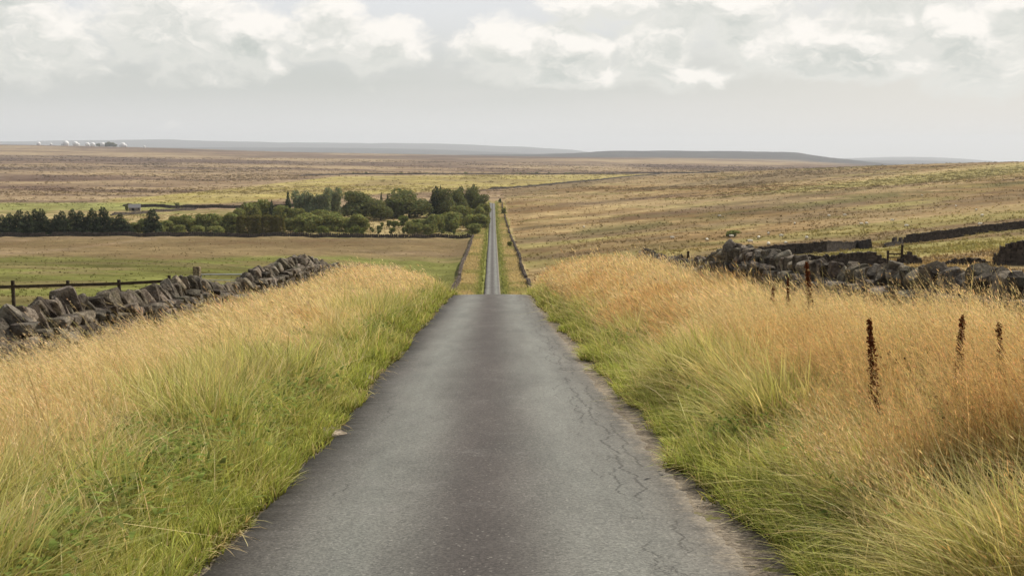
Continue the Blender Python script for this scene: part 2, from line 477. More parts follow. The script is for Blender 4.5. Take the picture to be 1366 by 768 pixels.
def mat_gravel():
    m, t, out = new_mat('grit_margin')
    p = pos(t)
    v = t.new('ShaderNodeTexVoronoi'); v.inputs['Scale'].default_value = 48; t.l.new(p, v.inputs['Vector'])
    g = t.sep(v.outputs['Color'])
    n = t.noise(p, 3.5, 5, .65); n2 = t.noise(p, 30, 4, .7)
    c = t.mix(t.ramp(n, .35, .65), (.155, .128, .098), (.27, .228, .175))
    k = t.m('MULTIPLY', t.ramp(g[0], 0, 1, .7, 1.3, False), t.ramp(n2, .3, .7, .7, 1.25, False))
    c = t.vm('MULTIPLY', c, t.xyz(k, k, k))
    moss = t.ramp(t.noise(t.vm('ADD', p, (4, 9, 0)), 2.2, 4, .7), .56, .64)
    c = t.mix(t.m('MULTIPLY', moss, .75), c, (.15, .15, .035))
    principled(t, out, c, 1.0, .1, t.m('ADD', g[2], t.m('MULTIPLY', n2, 2.0)), .8, .012)
    return m
M_GRAVEL = mat_gravel()

def mat_stone(name, base, light, lich=.35, bd=.045):
    m, t, out = new_mat(name)
    c0 = attr(t); p = objc(t)
    n = t.noise(p, 4.5, 6, .65, .3); n2 = t.noise(p, 28, 5, .7); n3 = t.noise(t.vm('ADD', p, (7, 7, 7)), 2.4, 5, .6)
    c = t.mix(t.ramp(n, .35, .68), base, light)
    c = t.mix(t.m('MULTIPLY', t.ramp(n3, .55, .72), lich), c, (.20, .195, .14))
    k = t.ramp(n2, .25, .75, .62, 1.38, False)
    c = t.vm('MULTIPLY', t.vm('MULTIPLY', c, c0), t.xyz(k, k, k))
    principled(t, out, c, .95, .12, t.m('ADD', t.m('MULTIPLY', n2, 1.6), t.m('MULTIPLY', n, 2.5)), 1.0, bd)
    return m
M_STONE = mat_stone('gritstone', (.066, .054, .044), (.27, .235, .19), .5)
M_STONE_FAR = mat_stone('gritstone_far', (.060, .050, .042), (.12, .10, .085), .1)
M_WOOD = mat_stone('weathered_timber', (.055, .045, .036), (.11, .09, .07), .2, .01)
M_BARK = mat_stone('bark', (.06, .05, .04), (.12, .10, .08), .2)

def mat_plain(name, col, rough=.6, spec=.3, metal=0.0, var=.15):
    m, t, out = new_mat(name)
    n = t.noise(objc(t), 6, 4, .6)
    k = t.ramp(n, .3, .7, 1 - var, 1 + var, False)
    b = principled(t, out, t.vm('MULTIPLY', col, t.xyz(k, k, k)), rough, spec)
    b.inputs['Metallic'].default_value = metal
    return m
M_METAL = mat_plain('galvanised_metal', (.42, .42, .40), .45, .5, .6)
M_WHITE = mat_plain('white_dome_panels', (.70, .70, .70), .5, .3, 0, .03)
M_WOOL = mat_plain('fleece', (.72, .66, .55), 1, .05)
M_FACE = mat_plain('sheep_skin', (.10, .08, .07), .9, .1)
M_SLATE = mat_plain('slate_roof', (.16, .155, .155), .8, .2)
M_BWALL = mat_plain('barn_stone', (.20, .175, .145), .9, .1)
M_DARK = mat_plain('dark_opening', (.02, .02, .02), .9, .1)

# ---------------------------------------------------------------- land cover
C_STRAW = np.array((.300, .222, .120)); C_BROWN = np.array((.185, .138, .072)); C_GREEN = np.array((.155, .160, .050))
C_HEATH = np.array((.150, .100, .072)); C_TAN = np.array((.270, .200, .125)); C_YELLOW = np.array((.33, .275, .105))
C_DRY = np.array((.33, .26, .135)); C_SOIL = np.array((.085, .075, .035))
def land_colour(X, Y, Z):
    px, py = project(X, Y, Z)
    n = fbm(X / 40, Y / 40, 4); n2 = fbm(X / 160 + 40, Y / 160, 4); nb = fbm(X / 700 + 9, Y / 500, 5); nf = fbm(X / 14 + 3, Y / 14, 3)
    def mixc(A, Bc, w): return A * (1 - w[..., None]) + Bc * w[..., None]
    one = np.ones_like(X)
    c = np.tile(C_TAN, X.shape + (1,)) * 1.0
    # broad moor: heather bands on tan
    c = mixc(c, C_HEATH, sstep(.50, .60, nb) * .85)
    c = mixc(c, C_HEATH * .85, sstep(.56, .66, n2) * sstep(1200, 2500, Y) * .8)
    b3 = fbm(px / 200 + 23, (py - px * .012) / 3.2, 4)
    c = mixc(c, np.array((.115, .080, .062)), sstep(.50, .62, b3) * .65)
    c = mixc(c, np.array((.38, .29, .17)), sstep(.56, .68, 1 - b3) * .5)
    far = sstep(5800, 7500, Y)
    c = mixc(c, np.array((.060, .060, .062)), far * .95)
    # bright yellow-green allotment in the middle distance
    up = np.interp(px, [130, 200, 330, 450, 880, 890], [266, 262, 249, 235, 232, 231]); lo = np.interp(px, [130, 300, 400, 650, 700, 880], [276, 272, 264, 253, 250, 232])
    w = sstep(-1, 1.5, py - up) * sstep(-1, 1.5, lo - py) * sstep(120, 160, px) * (1 - sstep(870, 885, px))
    c = mixc(c, C_YELLOW * 1.05, w * (.55 + .45 * sstep(.35, .6, n)))
    # small green field far left
    w = sstep(269, 272, py) * (1 - sstep(284, 288, py)) * (1 - sstep(225, 262, px)) * sstep(560, 620, Y)
    c = mixc(c, np.array((.24, .25, .085)), w * .85)
    # right hand pasture
    r = sstep(0, 1.5, X - 7) * sstep(46, 60, Y) * (1 - sstep(1500, 2200, Y)) * sstep(-2, 3, py - np.interp(px, [690, 880, 1100, 1366], [251, 232, 222, 214]))
    pc = mixc(np.tile(C_STRAW, X.shape + (1,)), C_STRAW * np.array((.80, .74, .68)), sstep(.45, .6, n2))
    pc = mixc(pc, C_GREEN * 1.15, sstep(.55, .68, n) * .35 * one)
    lane = py + (px - 1000) * .10
    b1 = fbm(px / 260 + 3, lane / 5.0, 4); b2 = fbm(px / 420 + 13, lane / 13.0 + 5, 3)
    pc = mixc(pc, np.array((.175, .130, .078)), sstep(.50, .64, b1) * .75)
    pc = mixc(pc, np.array((.30, .265, .105)), sstep(.52, .66, b2) * .7)
    pc = mixc(pc, np.array((.43, .33, .17)), sstep(.56, .70, 1 - b1) * .55)
    for (x0, y0, x1, y1, wd, cc, st) in ((690, 318, 1366, 243, 4.5, np.array((.125, .115, .05)), .75), (690, 346, 1366, 279, 3.0, np.array((.15, .125, .055)), .5),
                                      (690, 306, 1366, 228, 2.2, np.array((.15, .12, .06)), .5), (760, 272, 1366, 238, 1.3, C_HEATH, .6), (700, 290, 1366, 262, 1.6, C_HEATH, .45),
                                      (850, 330, 1100, 316, 3.0, np.array((.14, .12, .05)), .6), (950, 338, 1366, 306, 4.5, C_GREEN * 1.2, .55), (1080, 345, 1366, 322, 6, C_GREEN * 1.35, .4),
                                      (690, 335, 860, 325, 5.0, C_BROWN, .6), (690, 366, 980, 345, 8.0, C_BROWN, .65)):
        yc = y0 + (px - x0) / (x1 - x0) * (y1 - y0) + (fbm(px / 60, py * 0 + y0, 3) - .5) * 8
        w = np.exp(-((py - yc) / wd) ** 2) * sstep(.32, .55, fbm(X / 25 + y0, Y / 30, 3)) * ((px > x0 - 20) & (px < x1 + 60))
        pc = mixc(pc, cc, w * st)
    c = mixc(c, pc, r)
    # left hand fields between the near wall and the wood
    l = sstep(0, 3, -X - 5.5) * (Y < 430) * (py > 300)
    yb = 344 + (fbm(px / 50, px * 0 + 4, 3) - .5) * 8
    gr = sstep(-3, 3, py - yb)
    fc = mixc(mixc(np.tile(C_BROWN, X.shape + (1,)), C_TAN * .8, sstep(.5, .68, n) * .5), C_GREEN, gr * (.95 - .55 * sstep(.52, .62, nf)))
    fc = mixc(fc, np.array((.095, .085, .035)), gr * sstep(.60, .70, n) * .6)
    fc = mixc(fc, C_TAN, np.exp(-((py - np.interp(px, [40, 150, 200], [338, 325, 319])) / 1.6) ** 2) * (px < 210) * .5)
    c = mixc(c, fc, l * one)
    # wood floor
    wf = (Y > 405) * (Y < 640) * sstep(0, 2, -X - 6.5) * (px > -250)
    c = mixc(c, mixc(np.tile(C_DRY, X.shape + (1,)), C_GREEN, sstep(.52, .62, nf) * .7), wf * one)
    # valley verges
    v = (np.abs(X) < 8.0) * sstep(46, 60, Y) * (Y < 700)
    vc = mixc(np.tile(C_DRY, X.shape + (1,)), C_GREEN * 1.1, np.maximum(sstep(.52, .66, nf) * .6, 1 - sstep(.7, 1.5, np.abs(np.abs(X) - 2.1))))
    c = mixc(c, vc, v * one)
    # ground under the near verges
    nr = (1 - sstep(46, 58, Y)) * (np.abs(X) < 7.5)
    c = mixc(c, C_SOIL * 1.4, nr * one)
    return c

def build_ground():
    fine = np.arange(-.62, .6201, .00225)
    g = np.exp(np.linspace(math.log(1.0), math.log(13000), 46)) - 1
    Yr = np.concatenate([[-30000, -8000, -3000, -1000, -400, -200, -100, -60, -40, -25, -15, -8, -4], np.arange(-2, 60, .4), np.exp(np.linspace(math.log(60), math.log(32000), 620))])
    Ye = np.maximum(Yr, 60)
    Xf = fine[None, :] * Ye[:, None]
    Xl = -.62 * Ye[:, None] - g[::-1][None, :-1] - .5; Xr = .62 * Ye[:, None] + g[None, 1:] + .5
    X = np.hstack([Xl, Xf, Xr]); Y = np.repeat(Yr[:, None], X.shape[1], 1)
    Z = ground(X, Y)
    inroad = (np.abs(X) < 1.95) & (Y < 700)
    Z = Z - np.where(inroad, .07 + np.clip(Y / 200, 0, 1) * .25, 0)
    C = land_colour(X, Y, Z)
    V = np.stack([X, Y, Z], -1).reshape(-1, 3)
    nr, nc = X.shape
    idx = np.arange(nr * nc).reshape(nr, nc)
    Fq = np.stack([idx[:-1, :-1], idx[:-1, 1:], idx[1:, 1:], idx[1:, :-1]], -1).reshape(-1, 4)
    o = mesh_obj('ground', V, Fq, np.full(len(Fq), 4), M_GROUND, smooth=True, colors=C.reshape(-1, 3))
    tag(o, kind='structure')
build_ground()

def strip(name, mat, y0, y1, xl, xr, dz, ncol=9, crown=.03):
    Yr = np.concatenate([np.concatenate([np.arange(y0, 2, .5), np.arange(2, 20, .04), np.arange(20, min(60, y1), .12)]), np.exp(np.linspace(math.log(60), math.log(y1), 260)) if y1 > 60 else []])
    bend = lambda Y: -((np.clip(Y - 655, 0, None)) ** 2) * .012
    a = xl(Yr); b = xr(Yr)
    tt = np.linspace(0, 1, ncol)
    X = a[:, None] * (1 - tt) + b[:, None] * tt
    u = X / 1.5
    Z = road_z(Yr)[:, None] + dz + crown * (1 - np.clip(u * u, 0, 1.2)) + 0 * X
    Z = Z + np.clip((Yr[:, None] - 200) / 300, 0, 1) * .05
    X = X + bend(Yr)[:, None]
    # skirts down into the ground at both edges
    X = np.hstack([X[:, :1] - .01, X, X[:, -1:] + .01]); Z = np.hstack([Z[:, :1] - .3, Z, Z[:, -1:] - .3])
    Y = np.repeat(Yr[:, None], X.shape[1], 1)
    nr, nc = X.shape; idx = np.arange(nr * nc).reshape(nr, nc)
    Fq = np.stack([idx[:-1, :-1], idx[:-1, 1:], idx[1:, 1:], idx[1:, :-1]], -1).reshape(-1, 4)
    o = mesh_obj(name, np.stack([X, Y, Z], -1).reshape(-1, 3), Fq, np.full(len(Fq), 4), mat, smooth=True)
    return tag(o, kind='structure')
jag = lambda Y, s, a: a * ((fbm(Y * 9.0, Y * 0 + s, 3) - .5) * 1.1 + (fbm(Y * 1.3, Y * 0 + s + 40, 3) - .5) * 1.6)
strip('road', M_ROAD, -30, 720, lambda Y: edgeL(Y) + jag(Y, 2, .05), lambda Y: np.where(Y < 60, 1.33 + jag(Y, 5, .10) + .1 * (fbm(Y * .3, Y * 0 + 1) - .5), 1.45), 0.0)
strip('gravel_margin', M_GRAVEL, -30, 58, lambda Y: Y * 0 + 1.0, lambda Y: 1.80 + jag(Y, 15, .10), -.022, 5)
strip('verge_grit', M_GRAVEL, -30, 58, lambda Y: edgeL(Y) - .08 + jag(Y, 25, .06), lambda Y: Y * 0 - 1.2, -.022, 4)

# air: one closed box of even haze round everything
def build_haze():
    m, t, out = new_mat('haze')
    pv = t.new('ShaderNodeVolumePrincipled')
    pv.inputs['Color'].default_value = (.90, .94, 1.0, 1); pv.inputs['Density'].default_value = HAZE
    pv.inputs['Anisotropy'].default_value = .15
    t.l.new(pv.outputs[0], out.inputs['Volume'])
    b = MB(); b.box((0, 0, -385), (70000, 70000, 1310))
    o = b.build('haze', m); tag(o, kind='stuff')
    m.cycles.homogeneous_volume = True
HAZE = 5.4e-5
build_haze()
#PART2
# ---------------------------------------------------------------- dry stone walls
import bmesh
def ico(sub):
    bm = bmesh.new(); bmesh.ops.create_icosphere(bm, subdivisions=sub, radius=1)
    V = np.array([v.co[:] for v in bm.verts]); Fc = np.array([[v.index for v in f.verts] for f in bm.faces]); bm.free()
    return V, Fc
ICO = {k: ico(k) for k in (1, 2, 3)}
def rot_xyz(ax, ay, az):
    cx, sx, cy, sy, cz, sz = np.cos(ax), np.sin(ax), np.cos(ay), np.sin(ay), np.cos(az), np.sin(az)
    o = np.ones_like(ax); z = np.zeros_like(ax)
    RX = np.array([[o, z, z], [z, cx, -sx], [z, sx, cx]]); RY = np.array([[cy, z, sy], [z, o, z], [-sy, z, cy]]); RZ = np.array([[cz, -sz, z], [sz, cz, z], [z, z, o]])
    return np.einsum('ijn,jkn,kln->nil', RZ, RY, RX)
def stones(cent, size, rot, sub, name, mat, parent, colour):
    """many irregular split stones as one mesh; cent, size, rot: (n,3)"""
    n = len(cent); V, Fc = ICO[sub]
    T = np.sign(V) * np.abs(V) ** .30
    P = np.repeat(T[None], n, 0) * 1.0
    for k in range(7):                                    # split faces
        d = rng.normal(size=(n, 3)); d /= np.linalg.norm(d, axis=1, keepdims=True)
        h = rng.uniform(.60, 1.15, n)
        s = np.einsum('nvi,ni->nv', P, d) - h[:, None]
        P -= np.clip(s, 0, None)[..., None] * d[:, None, :]
    P += rng.normal(size=P.shape) * .022
    P = P * (size[:, None, :] / 2)
    M = rot_xyz(rot[:, 0], rot[:, 1], rot[:, 2])
    P = np.einsum('nij,nvj->nvi', M, P) + cent[:, None, :]
    Fi = (Fc[None] + (np.arange(n) * len(V))[:, None, None]).reshape(-1, 3)
    C = np.repeat(colour[:, None, :], len(V), 1).reshape(-1, 3)
    return mesh_obj(name, P.reshape(-1, 3), Fi, np.full(len(Fi), 3), mat, parent, False, C)

def wall_near(Xw, tops, y0, y1, label, side, piles):
    """dry stone wall parallel to the road. tops: sighted (px, py) of its top line"""
    t = np.array(tops, float)
    r = ray(t[:, 0], t[:, 1]); Yk = Xw / (r[0] / r[1]); Zk = r[2] / r[1] * Yk
    o = np.argsort(Yk); Yk = Yk[o]; Zk = Zk[o]
    rel = Zk - road_z(Yk)
    topf = lambda Y: road_z(Y) + np.interp(Y, Yk, rel)
    root = empty('dry_stone_wall', (Xw, y0, ground1(Xw, y0)))
    org = np.array(root.location)
    tag(root, label, 'stone wall', kind='thing')
    def shade(n): 
        b = rng.uniform(.5, 1.5, n)
        return np.stack([b * rng.uniform(.97, 1.06, n), b, b * rng.uniform(.90, 1.02, n)], 1)
    # coping: slabs on edge, leaning towards the viewer
    cs, ss, rs = [], [], []; y = y0
    while y < y1:
        th = rng.uniform(.10, .21) * (1.0 if y < 40 else 1.3)
        hh = rng.uniform(.30, .50)
        z = topf(y) - hh * .40 + rng.uniform(-.07, .06)
        cs.append((Xw + rng.uniform(-.05, .05), y, z)); ss.append((rng.uniform(.18, .36), th * 1.15, hh))
        rs.append((R(rng.uniform(4, 26)) + rng.normal() * .14, -R(rng.uniform(6, 44) if side < 0 else rng.uniform(-12, 34)), rng.normal() * .25)); y += th * rng.uniform(.85, 1.25)
    for (pa, w, hh, cnt) in piles:                          # loose heaps on top
        ra = ray(pa[0], pa[1]); yc = Xw / (ra[0] / ra[1]); zt = ra[2] / ra[1] * yc
        for k in range(cnt):
            u = rng.uniform(-1, 1); lvl = rng.random() ** 1.4
            zz = zt - .12 - hh * (1 - (1 - u * u) * (1 - lvl))
            cs.append((Xw + rng.uniform(-.22, .22), yc + u * w, zz)); q = rng.uniform(.16, .33) * min(1, hh / .45)
            ss.append((q * rng.uniform(.9, 1.4), q * rng.uniform(.7, 1.2), q * rng.uniform(.6, 1)))
            rs.append((rng.normal() * .5, rng.normal() * .5, rng.uniform(0, 3)))
    y = y0                                                   # a second, rougher row behind fills the width of the wall
    while y < y1:
        th = rng.uniform(.14, .34); hh = rng.uniform(.18, .36)
        cs.append((Xw + side * rng.uniform(.08, .24), y, topf(y) - .28 + rng.uniform(-.06, .06))); ss.append((rng.uniform(.22, .40), th * 1.2, hh))
        rs.append((rng.normal() * .3, rng.normal() * .3, rng.normal() * .3)); y += th
    cs, ss, rs = map(np.array, (cs, ss, rs)); near = cs[:, 1] < 26
    for msk, sub in ((near, 3), (~near, 2)):
        if msk.any(): stones(cs[msk] - org, ss[msk], rs[msk], sub, 'coping', M_STONE, root, shade(msk.sum()))
    # courses on both faces
    cs, ss, rs = [], [], []
    for sx in (-1, 1):
        z_off = 0.0; lvl = 0
        while z_off < 2.0:
            hc = rng.uniform(.08, .155); y = y0 + rng.uniform(0, .2)
            while y < y1:
                L = rng.uniform(.13, .40); bz = ground1(Xw, y) - .15
                zc = bz + z_off + hc / 2 + rng.uniform(-.02, .02)
                if zc < topf(y) - .22:
                    bat = .10 * z_off
                    cs.append((Xw + sx * (.27 - bat * .6) + rng.uniform(-.04, .04), y, zc)); ss.append((rng.uniform(.26, .36), L * 1.1, hc * 1.18))
                    rs.append((rng.normal() * .10, rng.normal() * .07, rng.normal() * .12))
                y += L
            z_off += hc * .93
    cs, ss, rs = map(np.array, (cs, ss, rs))
    vis = (cs[:, 0] - Xw) * (-1 if Xw > 0 else 1) > 0
    near = (cs[:, 1] < 26) & vis
    for msk, sub in ((near, 2), (~near, 1)):
        stones(cs[msk] - org, ss[msk], rs[msk], sub, 'walling', M_STONE, root, shade(msk.sum()))
    # hearting: the rubble fill that keeps light from passing through
    b = MB(); ys = np.arange(y0, y1, 1.0)
    for a, c in zip(ys[:-1], ys[1:]):
        zb = ground1(Xw, a) - .3; zt = min(topf(a), topf(c)) - .30
        if zt > zb + .1: b.box((0, (a + c) / 2 - org[1], (zb + zt) / 2 - org[2]), (.36, c - a + .02, zt - zb), col=(.5, .5, .5))
    b.build('hearting', M_STONE, root)
    return root

left_top = [(-700, 470), (-200, 452), (-10, 434), (2, 426), (5, 409), (40, 408), (58, 399), (95, 392), (130, 393), (170, 389), (194, 386), (220, 381), (241, 373), (262, 374), (285, 377),
            (298, 383), (312, 379), (322, 372), (337, 362), (352, 356), (366, 355), (374, 349), (392, 345), (410, 343), (423, 348), (436, 353), (460, 357), (500, 358), (522, 360), (540, 364), (552, 368)]
right_top = [(2600, 405), (1700, 382), (1420, 371), (1366, 367), (1330, 366), (1325, 361), (1251, 360), (1208, 357), (1160, 354), (1120, 356), (1078, 350), (1065, 345), (1040, 340), (1016, 336),
             (1006, 334), (985, 333), (962, 338), (950, 346), (930, 347), (905, 348), (885, 344), (870, 338), (856, 343), (840, 350), (800, 357), (780, 362), (750, 372)]
wall_near(-5.6, left_top, 6.5, 72, 'grey drystone wall left of the road with slanting coping stones above the golden grass', -1,
          [((392, 343), 2.6, .50, 60), ((345, 350), .5, .25, 9), ((522, 358), 3.0, .5, 20)])
wall_near(5.0, right_top, 3.0, 66, 'grey drystone wall right of the road, partly tumbled, behind tall rusty-gold grass', 1,
          [((985, 324), 1.7, .85, 190), ((1030, 337), 1.4, .4, 34), ((868, 332), 2.6, .6, 50), ((1078, 349), .4, .3, 6), ((915, 343), 3, .4, 24)])

def wall_far(pts, h, label, cat='stone wall', seg=.5, rows=3, thick=.5, cope=True, group=None, dark=1.0, broken=0.0, gs=None):
    """pts: (X, Y) path on the ground"""
    P = np.array(pts, float); d = np.r_[0, np.cumsum(np.hypot(*np.diff(P, axis=0).T))]
    n = max(2, int(d[-1] / seg)); s = np.linspace(0, d[-1], n + 1)
    X = np.interp(s, d, P[:, 0]); Y = np.interp(s, d, P[:, 1]); X = X + (fbm(s / 26.0, s * 0 + h, 3) - .5) * (1.1 if d[-1] > 300 and seg < .7 else 0); Z = ground(X, Y)
    root = empty('stone_wall', (X[0], Y[0], Z[0])); o0 = np.array(root.location)
    tag(root, label, cat, group, kind='thing')
    b = MB(); c = MB()
    for i in range(n):
        hx = h * (1 + .07 * math.sin(s[i] * .11) + rng.uniform(-.05, .05) + .22 * (float(fbm(np.array([s[i] / 3.0]), np.array([h * 7]), 2)[0]) - .5)) * min(1, .55 + .25 * min(i, n - 1 - i))
        if broken and fbm(np.array([s[i] / 9.0]), np.array([3.3]), 2)[0] < broken: hx *= .5
        m = np.array([(X[i] + X[i + 1]) / 2, (Y[i] + Y[i + 1]) / 2, (Z[i] + Z[i + 1]) / 2]) - o0
        a = math.atan2(Y[i + 1] - Y[i], X[i + 1] - X[i]); M = [[math.cos(a), -math.sin(a), 0], [math.sin(a), math.cos(a), 0], [0, 0, 1]]
        L = s[1] - s[0]; hb = hx * (.76 if cope else 1)
        for r_ in range(rows):
            q = rng.uniform(.6, 1.3) * dark; off = rng.uniform(-.25, .25) * L
            w = thick * (1.15 - .3 * r_ / rows)
            b.box(m + np.array([math.cos(a) * off, math.sin(a) * off, hb * (r_ + .5) / rows - .06 * (r_ == 0)]), (L * rng.uniform(1.02, 1.2), w, hb / rows * 1.1 + .12 * (r_ == 0)), M, (q, q * .97, q * .93), jit=.035 * min(L, 1.2))
        if cope:
            for k in range(3 if seg < .8 else 1):
                q = rng.uniform(.6, 1.4) * dark; t_ = (k + .5) / (3 if seg < .8 else 1) - .5
                c.box(m + np.array([math.cos(a) * t_ * L, math.sin(a) * t_ * L, hb + hx * .11 + rng.uniform(-.03, .05)]), (L / (3 if seg < .8 else 1) * rng.uniform(.6, .95), thick * .8, hx * .26), M, (q, q * .97, q * .93), jit=.03)
    b.build('walling', M_STONE_FAR, root)
    if cope: c.build('coping', M_STONE_FAR, root)
    return root
def H(*p): return [hit(a, b)[:2] for a, b in p]

wall_far([(-5.8, 73), (-6.3, 120), (-7.0, 205), (-7.1, 300), (-6.9, 407)], 1.25, 'long stone wall on the left of the straight valley road', dark=1.7, thick=.6, broken=.28)
wall_far([(5.6, 70), (6.6, 130), (7.1, 205), (7.3, 300), (6.4, 469), (5.3, 655)], 1.2, 'long tumbled stone wall on the right of the straight valley road', dark=1.6, thick=.6, broken=.36)
wall_far([(-240, 404), (-180, 406), (-100, 408), (-30, 409), (-7.2, 408)], 1.45, 'dark stone wall running across in front of the wood', seg=.8, dark=.7, broken=.22)
wall_far([(20.5, 79), (27.8, 78.5)], 1.05, 'short dark wall just beyond the heaped stones of the right wall', dark=.9, seg=.35, rows=5)
wall_far([(28.8, 79), (30.4, 79)], .95, 'dark stub of wall right of the small wooden gate', dark=.9, seg=.3, rows=5)
wall_far([(30.8, 76), (34.0, 76)], 1.0, 'low collapsed end of the tall dark wall in the right field', dark=.9, seg=.3, rows=4, broken=.6)
wall_far([(33.6, 74.5), (36, 74), (46, 71)], 1.5, 'tall dark wall with a toothed top in the right field', dark=.85, seg=.34, rows=7)
wall_far(H((1010, 342), (1045, 341), (1100, 336.5), (1144, 332), (1161, 333)), 1.35, 'left stretch of the farther dark wall in the sheep pasture', dark=.7, seg=.6, rows=4)
wall_far(H((1180, 330), (1203, 326)), 1.2, 'rounded heap of wall standing alone in the gap of the farther dark wall', dark=.7, seg=.6, rows=4, broken=.4)
wall_far(H((1203, 326), (1210, 325), (1300, 313), (1366, 305), (1460, 297)), 1.5, 'right stretch of the farther dark wall climbing out of the picture', dark=.7, seg=.6, rows=4)
wall_far(H((652, 253), (690, 250.5), (760, 244), (830, 237), (880, 232.5)), 1.6, 'faint distant wall along the lower edge of the bright pasture beyond the road end', seg=3, rows=2, cope=False, dark=.8)
wall_far(H((400, 235), (470, 233), (560, 232.5), (650, 232.5), (760, 232.5), (860, 231.8), (960, 230)), 1.9, 'distant dark boundary wall along the upper edge of the bright pasture', seg=5, rows=2, cope=False, dark=.9, thick=1.5)
wall_far(H((165, 275), (210, 276), (260, 277.5), (330, 277.5), (420, 277)), 1.7, 'distant wall above the small green field at the left', seg=2, rows=2, cope=False, dark=.7, thick=1)
wall_far(H((148, 288), (200, 284), (262, 279)), 1.4, 'distant wall below the small green field at the left', seg=2, rows=2, cope=False, dark=.9)

# ---------------------------------------------------------------- fence, gates, stakes
def fence_left():
    Yf = 60.0
    Xs = [(-60 - 657) / F * Yf, (17 - 657) / F * Yf, (90 - 657) / F * Yf, (158 - 657) / F * Yf, (225 - 657) / F * Yf]
    root = empty('rail_fence', (Xs[0], Yf, ground1(Xs[0], Yf))); o0 = np.array(root.location)
    tag(root, 'dark wooden post and rail fence in the field behind the left wall', 'fence')
    tops = [375, 374, 374, 373, 367]
    for x, ty in zip(Xs, tops):
        r = ray(683 + F * math.tan(math.atan2(x, Yf) - YAW), ty); zt = r[2] / r[1] * Yf; g = ground1(x, Yf) - .3
        m = MB(); m.box((x - o0[0], 0, (zt + g) / 2 - o0[2]), (.15, .13, zt - g), col=(.55, .5, .45), jit=.008)
        m.build('post', M_WOOD, root)
    rail_z = []
    for x, ty in zip(Xs, [384.5, 382, 380, 378, 374.5]):
        r = ray(683 + F * math.tan(math.atan2(x, Yf) - YAW), ty); rail_z.append(r[2] / r[1] * Yf)
    for i in range(4):
        m = MB(); a = np.array([Xs[i], Yf - .10, rail_z[i]]) - o0; b = np.array([Xs[i + 1], Yf - .10, rail_z[i + 1]]) - o0
        for dz in (0,):
            L = np.linalg.norm(b - a); th = math.atan2(b[2] - a[2], b[0] - a[0])
            m.box((a + b) / 2, (L - .02, .05, .16), [[math.cos(th), 0, -math.sin(th)], [0, 1, 0], [math.sin(th), 0, math.cos(th)]], (.7, .6, .52))
        m.build('rail', M_WOOD, root)
fence_left()
def gatepost_left():
    Yf = 60.0; x = (262 - 657) / F * Yf; g = ground1(x, Yf)
    m = MB(); zt = ray(262, 357)[2] / ray(262, 357)[1] * Yf
    h = zt - g + .3
    m.box((0, 0, h / 2 - .3), (.34, .34, h), col=(1.5, 1.35, 1.1), jit=.03)
    m.box((0, 0, h - .30), (.30, .30, .08), col=(1.6, 1.4, 1.1), jit=.03)
    o = m.build('gatepost', M_STONE, loc=(x, Yf, g)); tag(o, 'squared stone gatepost between the rail fence and the metal gate', 'gatepost')
    root = empty('field_gate', (x + .22, Yf, g)); tag(root, 'grey metal field gate behind the left wall beside the stone gatepost', 'gate')
    zr = ray(300, 366)[2] / ray(300, 366)[1] * Yf - g; W = 3.1
    f = MB(); f.tube([(0, 0, zr), (0, 0, zr - 1.1)], .03, col=(1, 1, 1)); f.tube([(W, 0, zr), (W, 0, zr - 1.1)], .03); f.tube([(0, 0, zr - 1.1), (W, 0, zr)], .018)
    f.build('gate_frame', M_METAL, root)
    for k, dz in enumerate((0, .3, .55, .78, 1.08)):
        b = MB(); b.tube([(0, 0, zr - dz), (W, 0, zr - dz)], .042 if k == 0 else .022); b.build('bar', M_METAL, root)
    b = MB(); b.box((-.07, 0, zr - .1), (.12, .05, .08)); b.build('hinge', M_METAL, root)
gatepost_left()
def gate_right():
    root = empty('field_gate', (28.05, 79, ground1(28, 79))); tag(root, 'small wooden gate with one tall post in the gap of the dark wall', 'gate')
    for x, h in ((0, 1.15), (1.0, 1.55)):
        m = MB(); m.box((x, 0, h / 2 - .1), (.13, .13, h + .2), col=(.6, .55, .5), jit=.01); m.build('post', M_WOOD, root)
    for z in (.35, .65, .9):
        m = MB(); m.box((.5, -.02, z), (.86, .05, .09), col=(.9, .8, .7)); m.build('bar', M_WOOD, root)
gate_right()
_ord = ['first', 'second', 'third', 'fourth', 'fifth', 'sixth', 'seventh', 'eighth', 'ninth', 'tenth', 'eleventh', 'twelfth', 'thirteenth', 'fourteenth', 'fifteenth', 'sixteenth', 'seventeenth',
        'eighteenth', 'nineteenth', 'twentieth', 'twenty-first', 'twenty-second', 'twenty-third', 'twenty-fourth', 'twenty-fifth', 'twenty-sixth', 'twenty-seventh', 'twenty-eighth', 'twenty-ninth', 'thirtieth']
for k, (px, ty) in enumerate([(900, 341), (918, 335), (931, 341), (942, 342), (957, 338)]):
    X = 5.75; r = ray(px, ty); Y = X / (r[0] / r[1]); z = r[2] / r[1] * Y; g = ground1(X, Y) - .2
    m = MB(); m.tube([(0, 0, 0), (rng.uniform(-.04, .04), 0, z - g)], [.05, .04], 7, (.7, .6, .5))
    o = m.build('stake', M_WOOD, loc=(X, Y, g)); tag(o, 'grey wooden stake poking above the wall left of the stone heap, %s from the left' % _ord[k], 'stake', 'stakes along the right wall')

